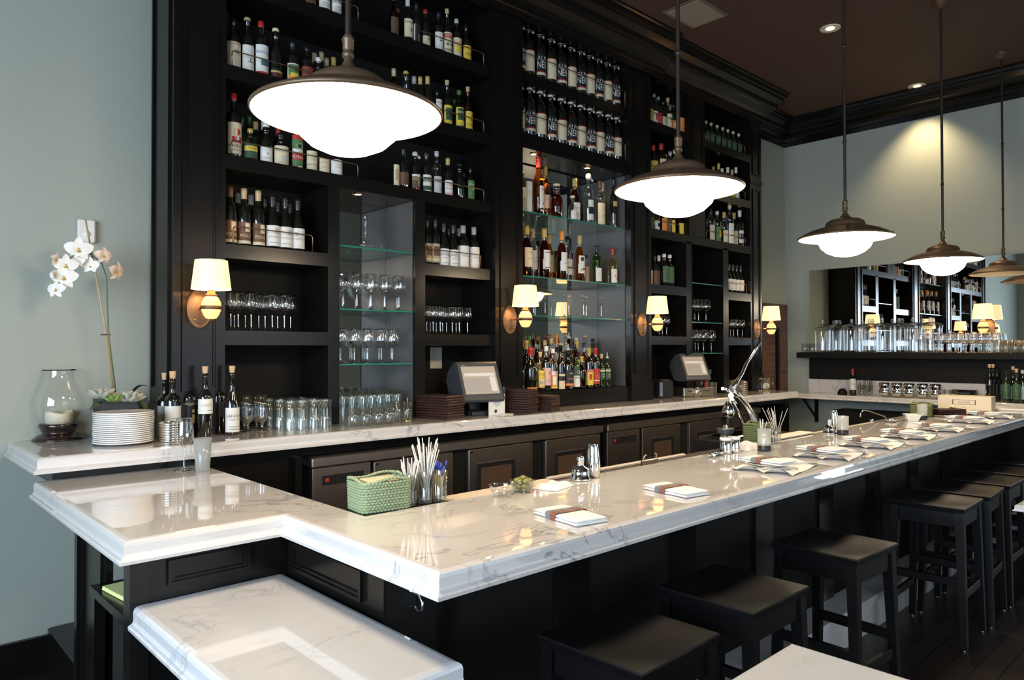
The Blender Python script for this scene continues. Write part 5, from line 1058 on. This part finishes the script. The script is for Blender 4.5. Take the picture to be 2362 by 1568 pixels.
# white napkins lying loose
def heap(x, y, z, lx, ly, h, rz, label, seed):
    rnd = random.Random(seed); a, b, c = [rnd.uniform(0, 6) for _ in range(3)]
    f_ = lambda u, v: max(.001, h*(.55+.3*sin(u*6+a)*cos(v*5+b)+.25*sin(u*11+v*9+c))*min(1, min(u, 1-u)*8)*min(1, min(v, 1-v)*8))
    tag(obj('loose_napkin', cloth(26, 22, lx, ly, f_), LINEN, None, (x, y, z), rz), label, 'napkin')
heap(2.175, 2.075, zb, .17, .12, .022, .25, 'loose white napkin beside the bowl of olives', 3)
heap(3.79, 2.10, zb, .16, .10, .045, .1, 'crumpled white napkin behind the metal canisters', 7)
for x, y, lb_ in ((3.545, 2.085, 'small steel canister with white lid, left of pair'), (3.615, 2.075, 'small steel canister with white lid, right of pair')):
    t = thing('spice_canister', lb_, 'canister', (x, y, zb), 0, 'small lidded canisters')
    obj('body', MB().lathe([(0, 0), (.03, 0), (.031, .003), (.031, .07), (.029, .072)], 32), CHROME, t); obj('lid', MB().lathe([(.029, .0725), (.033, .073), (.033, .085), (.031, .088), (0, .088)], 32), PORC, t)
t = thing('hand_juicer', 'small chrome hand squeezer lying before the canisters', 'squeezer', (3.47, 2.08, zb+.012), .4)
obj('handle', MB().tube([(-.02, 0, .008), (-.12, .01, .004)], .007, 8).tube([(-.02, .02, .004), (-.12, .035, .0)], .006, 8), CHROME, t); obj('cup', MB().lathe([(0, -.012), (.02, -.009), (.03, .004), (.03, .012), (.027, .012), (.017, 0), (0, -.004)], 20), CHROME, t)
t = thing('bottle_opener', 'steel bottle opener bracket clipped on the rail', 'bottle opener', (3.05, 2.225, 1.0455), 0)
mb = MB()
mb.loft([[(x, .0, z), (x, .006, z)] for x, z in ((-.07, 0), (-.07, .03), (-.055, .045), (-.03, .038), (.03, .042), (.055, .045), (.07, .03), (.07, 0), (.05, 0), (.05, .02), (.0, .025), (-.05, .02), (-.05, 0))], closed=True)
mb.rbox(-.07, .07, 0, .006, 0, .028, .001); mb.tube([(-.055, .003, .03), (-.045, .003, .05), (-.03, .003, .055)], .004); mb.tube([(.055, .003, .03), (.06, .003, .05), (.045, .003, .056)], .004)
obj('bracket', mb, STEEL, t)
# citrus press
yj = 2.45
t = thing('citrus_press', 'large polished chrome lever citrus press standing behind the bar', 'citrus press', (X(1700, yj), yj, ZB))
J = lambda px, py, dy=0: ony(px, py, yj+dy)
lk('base', MB().rbox(X(1655, yj), X(1745, yj), yj-.07, yj+.09, ZB, ZB+.016, .006), CHROME)
lk('frame', MB().tube([J(1748, 1015, .06), J(1740, 985, .05), J(1730, 955, .03), J(1715, 930, .02), J(1700, 912, .01), J(1684, 902)], [.026, .024, .023, .024, .022, .018], 12, sx=1.5), CHROME)
lk('strut', MB().tube([J(1722, 1000, .04), J(1702, 950, .02), J(1690, 925, .01)], [.012, .010, .010], 8), CHROME)
lk('pivot', MB().tube([J(1686, 912, -.035), J(1686, 912, .035)], .017, 14).tube([J(1667, 896, -.03), J(1667, 896, .03)], .010, 10).tube([J(1690, 921, -.03), J(1690, 921, .03)], .009, 10).tube([J(1667, 896), J(1690, 905)], .012, 8), CHROME)
lk('press_cone', MB().lathe([(.012, .06), (.02, .05), (.038, .01), (.040, -.012), (.034, -.03), (.018, -.042), (0, -.045)], 28, tuple(J(1680, 948, -.02))).lathe([(.008, .1), (.008, .05)], 10, tuple(J(1684, 948, -.02))), CHROME)
lk('lever_handle', MB().tube([J(1686, 905), J(1700, 880), J(1712, 862), J(1722, 838), J(1738, 812), J(1754, 790)], [.017, .017, .012, .012, .014, .010], 12, sx=.8), CHROME)
lk('juice_cup', MB().lathe([(.03, 0), (.045, .004), (.052, .03), (.054, .034), (.05, .036), (.018, .03), (.012, .055), (0, .058)], 30, tuple(J(1673, 1000, -.02))), plain('grey_cast_metal', (.28, .28, .29), .35, .7))
lk('strainer_post', MB().tube([J(1673, 1035, -.02), J(1673, 1000, -.02)], .03, 16), plain('grey_cast2', (.28, .28, .29), .35, .7))
for i in range(3): tag(obj('paper_pad', MB().rbox(-.07, .07, -.05, .05, 0, .012, .002), col([(.1, .18, .4), (.6, .6, .6), (.2, .3, .5)][i]), None, (4.60, 2.42, ZB+i*.0125), .1*i), ['dark blue booklet at bottom of pile beside press', 'grey booklet in middle of pile beside press', 'blue booklet on top of pile beside press'][i], 'booklet', 'booklets beside the press')
# tap and far end of the bar
t = thing('bar_tap', 'slim arched chrome tap over the sink behind the bar', 'tap', (6.08, 2.27, 1.0455))
lk('spout', MB().tube([ony(2050, 972, 2.27), ony(2040, 960, 2.27), ony(2005, 948, 2.27), ony(1992, 946, 2.27), ony(1985, 952, 2.27), ony(1984, 962, 2.27)], .0055, 10), CHROME); lk('foot', MB().lathe([(0, 0), (.02, 0), (.02, .02), (.01, .03), (0, .03)], 16, (6.08, 2.27, 1.0455)), CHROME)
t = thing('strainer', 'chrome bowl strainer with wooden handle lying near tap', 'strainer', (6.0, 2.10, zb)); obj('bowl', MB().lathe([(0, .0), (.03, .003), (.043, .016), (.045, .022), (.03, .028), (0, .032)], 28), CHROME, t); obj('handle', MB().tube([(.03, .0, .02), (.13, -.02, .012)], .006, 8), BRASS, t)
mb = MB()
for z_, a, b in ((0, .05, .035), (.04, .065, .05), (.045, .072, .056), (.05, .072, .056), (.05, .063, .047), (.006, .045, .03)): pass
mb.loft([[(-a, -b, z_), (a, -b, z_), (a, b, z_), (-a, b, z_)] for z_, a, b in ((0, .05, .035), (.045, .068, .052), (.047, .075, .058), (.052, .075, .058), (.052, .066, .05), (.008, .048, .033))], True, True)
tag(obj('sugar_dish', mb, PORC, None, (6.22, 2.02, zb), .5), 'white rectangular porcelain dish beside third candle holder', 'dish')
t = thing('round_tray', 'round dark metal tray carrying check presenters', 'tray', (6.88, 1.95, zb)); obj('rim', MB().lathe([(.17, .004), (.185, .016), (.19, .017), (.188, .014), (.175, .001)], 48), CHROME, t); obj('bed', MB().lathe([(0, .003), (.172, .003), (.172, 0), (0, 0)], 48), BLKPL, t)
for i in range(4): tag(obj('check_presenter', MB().rbox(-.12, .12, -.06, .06, 0, .014, .004), LEATH, None, (6.89, 1.95, zb+.0036+i*.0145), -.75+.04*i), ['bottom', 'third from top', 'second from top', 'topmost'][i]+' black check presenter stacked on round tray', 'check presenter', 'check presenters on the tray')
tag(obj('metal_clip', MB().rbox(-.012, .012, -.02, .02, 0, .02, .005), BRASS, None, (6.93, 1.93, zb+.0620), 0), 'small brass clip on the stack of check presenters', 'clip')
heap(7.26, 1.84, zb, .20, .12, .035, .1, 'folded blue cleaning cloth beside the round tray', 9); bpy.data.objects[-1] if 0 else None
for o_ in C.objects:
    if o_.get('label', '').startswith('folded blue'): o_.data = o_.data.copy(); o_.data.materials[0] = plain('blue_cloth', (.16, .28, .5), .85); o_.name = 'cleaning_cloth'; o_['category'] = 'cloth'
def carton(x, y, rz, lx, ly, h, label, word):
    t = thing('cardboard_carton', label, 'box', (x, y, zb), rz, 'printed cartons on the bar'); CB = col((.66, .58, .46), .8)
    obj('box', MB().rbox(-lx/2, lx/2, -ly/2, ly/2, 0, h, .002), CB, t)
    mb = MB(); v, f = text(word)
    mb.box(-lx*.22, lx*.22, -ly/2-.0012, -ly/2-.0004, h*.45, h*.47); mb.box(-lx*.22, lx*.22, -ly/2-.0012, -ly/2-.0004, h*.75, h*.77)
    mb.box(-lx*.22, -lx*.2, -ly/2-.0012, -ly/2-.0004, h*.45, h*.77); mb.box(lx*.2, lx*.22, -ly/2-.0012, -ly/2-.0004, h*.45, h*.77)
    s_ = .016; mb.add([(p_[0]*s_, -ly/2-.001, h*.54+p_[1]*s_) for p_ in v], f); v, f = text('92412'); mb.add([(p_[0]*.01, -ly/2-.001, h*.2+p_[1]*.01) for p_ in v], f)
    obj('print', mb, col(BR), t)
carton(7.62, 2.01, -pi/2+.1, .42, .24, .135, 'cream printed carton at far end of the bar beside wall', 'COOKIES')
# ------------------------------------------------------------ bar stools
def stool(x, y, rz, label):
    t = thing('bar_stool', label, 'bar stool', (x, y, 0), rz, 'black wooden bar stools along the bar')
    n = 14; rings = []; a = .2; b = .19
    def zt(u, v): return .772-.012*max(0, 1-(u*u*1.2+v*v*.9))
    top = [[(a*(2*i/n-1), b*(2*j/n-1), zt(2*i/n-1, 2*j/n-1)) for i in range(n+1)] for j in range(n+1)]
    mb = MB(); mb.loft(top, closed=False, smooth=True)
    rim = [top[0][i] for i in range(n)]+[top[j][n] for j in range(n)]+[top[n][n-i] for i in range(n)]+[top[n-j][0] for j in range(n)]
    mb.loft([rim, [(p_[0]*1.01, p_[1]*1.01, p_[2]-.006) for p_ in rim], [(p_[0]*.99, p_[1]*.99, .742) for p_ in rim]], smooth=False, cap1=True)
    obj('seat', mb, STOOL, t)
    for sx in (-1, 1):
        for sy in (-1, 1):
            mb = MB(); w_ = .022
            mb.loft([[(sx*cx-w_*k, sy*cy-w_*k, z), (sx*cx+w_*k, sy*cy-w_*k, z), (sx*cx+w_*k, sy*cy+w_*k, z), (sx*cx-w_*k, sy*cy+w_*k, z)] for cx, cy, z, k in ((.195, .185, .008, .72), (.172, .162, .72, 1), (.171, .161, .741, 1))], True, True)
            lg = obj('leg', mb, STOOL, t); obj('glide', MB().lathe([(0, 0), (.011, 0), (.012, .008), (0, .0079)], 12, (sx*.195, sy*.185, 0)), CHROME, lg)
    for sy in (-1, 1): obj('apron', MB().rbox(-.15, .15, sy*.167-.009, sy*.167+.009, .66, .7405, .002), STOOL, t)
    for sx in (-1, 1): obj('apron', MB().rbox(sx*.177-.009, sx*.177+.009, -.14, .14, .66, .7405, .002), STOOL, t)
    for sy, z in ((-1, .27), (1, .20)): obj('stretcher', MB().rbox(-.172, .172, sy*.176-.01, sy*.176+.01, z, z+.045, .003), STOOL, t)
    for sx in (-1, 1): obj('stretcher', MB().rbox(sx*.184-.01, sx*.184+.01, -.16, .16, .34, .385, .003), STOOL, t)
    return t
st0 = stool(1.775, 1.375, .02, 'black wooden bar stool nearest the camera, first in row')
for i, (x, r) in enumerate(((2.41, 0), (3.285, -.05), (4.665, .03), (5.15, .06), (5.65, 0), (6.15, .05), (6.7, 0))):
    dup(st0, (x, 1.39, 0), r, 'black wooden bar stool, %s in the row along the bar' % ORD[i+1])
# ------------------------------------------------------------ marble tables in front
t = thing('attached_table', 'low marble table with ogee edge joined to the bar end', 'table', (.9, 1.95, 0))
kid('table_top', slab([(.675, 1.43), (1.168, 1.43), (1.168, 2.425), (.675, 2.425)], [1, 1, 0, 1], .85), MARB2, t)
kid('pedestal', MB().rbox(.86, .98, 1.85, 1.97, .03, .78, .004), DARK, t); kid('foot', MB().rbox(.74, 1.1, 1.7, 2.1, 0, .03, .01), DARK, t)
kid('bracket', MB().box(.9, .95, 1.95, 2.42, .72, .78), DARK, t)
for x0, x1, y0, y1, z, lb_ in ((1.45, 2.10, .35, 1.02, .76, 'marble café table in foreground below the bar stools'), (4.86, 5.5, .4, 1.05, .76, 'marble café table cut by right edge of the picture')):
    t = thing('cafe_table', lb_, 'table', ((x0+x1)/2, (y0+y1)/2, 0), 0, 'marble café tables')
    kid('table_top', slab([(x0, y0), (x1, y0), (x1, y1), (x0, y1)], [1]*4, z, sc=.5), MARB2, t); kid('pedestal', MB().lathe([(.04, .03), (.035, z-.036)], 20, ((x0+x1)/2, (y0+y1)/2, 0)), DARK, t); kid('foot', MB().lathe([(0, 0), (.22, 0), (.22, .012), (.05, .03), (0, .03)], 32, ((x0+x1)/2, (y0+y1)/2, 0)), DARK, t)
# ------------------------------------------------------------ far wall
tag(obj('wall_mirror', MB().rbox(XF-.012, XF-.0005, .6, 4.03, 1.60, 2.615, .004), MIRROR), 'long frameless mirror above shelf on the far wall', 'mirror')
tag(obj('wall_shelf', MB().rbox(8.56, XF-.0005, .6, 4.07, 1.53, 1.5985, .003), DARKM), 'thick black shelf under mirror holding jars and glasses', 'shelf')
tag(obj('wall_panel', MB().box(XF-.03, XF-.0005, .6, 4.03, 1.27, 1.529), DARKM), 'black wall panel between the mirror shelf and splashback', 'panel')
tag(obj('splashback', MB().box(XF-.02, XF-.0005, .6, 4.045, 1.106, 1.2695), MARBLE), 'low white marble splashback behind the far counter', 'splashback')
tag(obj('marble_counter', slab([(8.42, .6), (8.42, 4.34), (XF-.001, 4.34), (XF-.001, .6)][::-1], [0, 0, 1, 0][::1], 1.105, sc=.8), MARBLE), 'white marble counter along the far wall under mirror', 'countertop')
tag(obj('shelf_bracket', MB().tube([(XF-.005, 3.95, .78), (8.48, 3.95, 1.045)], .014, 6).box(XF-.02, XF-.0005, 3.93, 3.97, .74, 1.04), DARKM), 'black diagonal bracket under the far counter', 'bracket')
tag(obj('low_cabinet', MB().rbox(8.5, XF-.001, .8, 3.62, .0, .93, .01), DARKM), 'black low cabinet under the far marble counter', 'cabinet')
def jar(y, x=8.70):
    t = thing('glass_jar', 'tall clear apothecary jar with knobbed lid on mirror shelf', 'jar', (x, y, 1.5992), 0, 'apothecary jars on the mirror shelf')
    obj('body', MB().lathe([(0, .006), (.07, .004), (.078, 0), (.084, .012), (.084, .03), (.088, .26), (.092, .285), (.1, .3)], 36), JARG, t)
    ld = obj('lid', MB().lathe([(.103, .302), (.1, .305), (.08, .325), (.05, .338), (.012, .345), (.01, .352), (.02, .36), (.02, .37), (.01, .378), (.014, .386), (.012, .396), (0, .4)], 36), thin('jar_lid_glass', (.9, .92, .92), refl=.65, base=.3, p=1.6), t)
    return t
for y, x in ((3.80, 8.68), (3.68, 8.79), (3.46, 8.68), (3.30, 8.79), (3.12, 8.68), (2.98, 8.79), (2.80, 8.68), (2.66, 8.79)):
    if y == 3.80: j0 = jar(y, x); j0.scale = (1, 1, .98)
    else: dup(j0, (x, y, 1.5992), 0)
zs = 1.5992
glasses(WGS, 'wine_glass', [(x, 2.56-.072*i-(.03 if k else 0), zs) for i in range(8) for k, x in enumerate((8.62, 8.69, 8.76))], 'small wine glass right of the jars on mirror shelf', 'wine glasses on the mirror shelf')
glasses(PINT, 'tumbler', [(x, 1.99-.073*i-(.03 if k % 2 else 0), zs) for i in range(12) for k, x in enumerate((8.61, 8.685, 8.76))], 'clear tumbler in ranks at right of mirror shelf', 'tumblers on the mirror shelf')
glasses(LOW, 'rocks_glass', [(8.63, 4.0, zs), (8.64, 3.91, zs), (8.73, 3.95, zs)], 'rocks glass left of the jars on mirror shelf', 'rocks glasses on the mirror shelf')
glasses(WG, 'wine_glass', [(8.6, 2.70, zs), (8.6, 2.80, zs)], 'wine glass standing in front of the last jar', 'glasses before the last jar')
zf = 1.1056
cupm = gmesh('mirrored_cup', [(0, .004), (.03, .002), (.03, 0), (.034, .006), (.054, .03), (.058, .055), (.054, .075), (.047, .088), (.052, .105), (.055, .13), (.053, .15), (.047, .155), (.044, .15)], 36, CHROME)
for i, px in enumerate((2040, 2069, 2097, 2128, 2158)): tag(obj('mirrored_cup', cupm, None, None, (8.56, onx(px, 900, 8.56).y, zf)), 'double-bellied chrome ice cup, %s from left on far counter' % ORD[i], 'cup', 'chrome cups on the far counter')
FC = 'bottles on the far counter'
bottle('bordeaux', 8.62, onx(1967, 880, 8.62).y, zf, .30, .037, DKGL, (.2, .62, 1.3, WH, (ln(.6), ln(.5))), ('foil', RD), 'red-capped wine bottle at left of the far counter', FC, rz=-1.1)
for i, (px, x, kind, h, lab, cap, l_) in enumerate(((2283, 8.60, 'bordeaux', .34, None, ('cork', 'cork'), 'corked dark wine bottle on far counter, left of pair'), (2291, 8.64, 'bordeaux', .34, None, ('cork', 'cork'), 'corked dark wine bottle on far counter, right of pair'), (2300, 8.72, 'bordeaux', .33, None, ('foil', BK), 'capped dark wine bottle behind the corked pair'),
 (2321, 8.50, 'bordeaux', .30, GS, ('foil', BK), 'wine bottle with green maze label and black cap on far counter'), (2337, 8.62, 'bordeaux', .32, (.1, .5, 1.2, WH, ()), ('cork', 'cork'), 'corked wine bottle with white label at right edge'), (2345, 8.46, 'bordeaux', .30, GS, ('cork', 'cork'), 'corked wine bottle with green maze label at right edge'), (2359, 8.6, 'bordeaux', .32, (.1, .5, 1.2, WH, ()), ('cap', SV), 'last wine bottle cut by right edge on far counter'))):
    bottle(kind, x, onx(px, 900, x).y, zf, h, .037, DKGL if 'maze' not in l_ else DKGR, lab, cap, l_, FC, rz=-1.1)
DSTRAW = plain('black_straw', (.02, .02, .02), .4)
for i, (px, m_) in enumerate(((1987, DSTRAW), (2005, DSTRAW))):
    strawglass(8.58, onx(px, 900, 8.58).y, .12, .045, 14, .16, .22, DSTRAW, ['clear glass of black straws on far counter, left one', 'clear glass of black straws on far counter, right one'][i], seed=20+i, z=zf)
strawglass(8.52, onx(2268, 900, 8.52).y, .07, .03, 6, .08, .12, STRAW, 'short glass of pale stirrers before the corked pair', seed=30, z=zf)
tag(obj('black_pouch', MB().lathe([(0, 0), (.05, 0), (.055, .02), (.045, .05), (.02, .07), (0, .072)], 12), DARKM, None, (8.6, onx(1943, 905, 8.6).y, zf)), 'small crumpled black pouch beside red-capped bottle', 'pouch')
t = thing('card_machine', 'black wedge-shaped card machine on far counter', 'card machine', (8.66, onx(2222, 905, 8.66).y, zf), -pi/2)
obj('body', MB().loft([[(x, -.07, 0), (x, -.06, .03), (x, .03, .1), (x, .07, .1), (x, .08, 0)] for x in (-.11, .11)], True, True), BLKPL, t); obj('display', MB().rbox(-.07, .07, -.03, .0, .06, .075, .002), GRYPL, t)
glasses(LOW, 'rocks_glass', [(8.48, onx(p_, 905, 8.48).y, zf) for p_ in (2172, 2185, 2198)], 'stacked clear glass beside the chrome cups', 'clear glasses beside chrome cups')
tag(obj('white_bag', MB().rbox(-.15, .15, -.12, .12, 0, .02, .009), LINEN, None, (8.55, onx(2340, 930, 8.55).y, zf) if 0 else (7.98, 1.75, zb), .3), 'flat white cloth on bar end beside the carton', 'cloth')
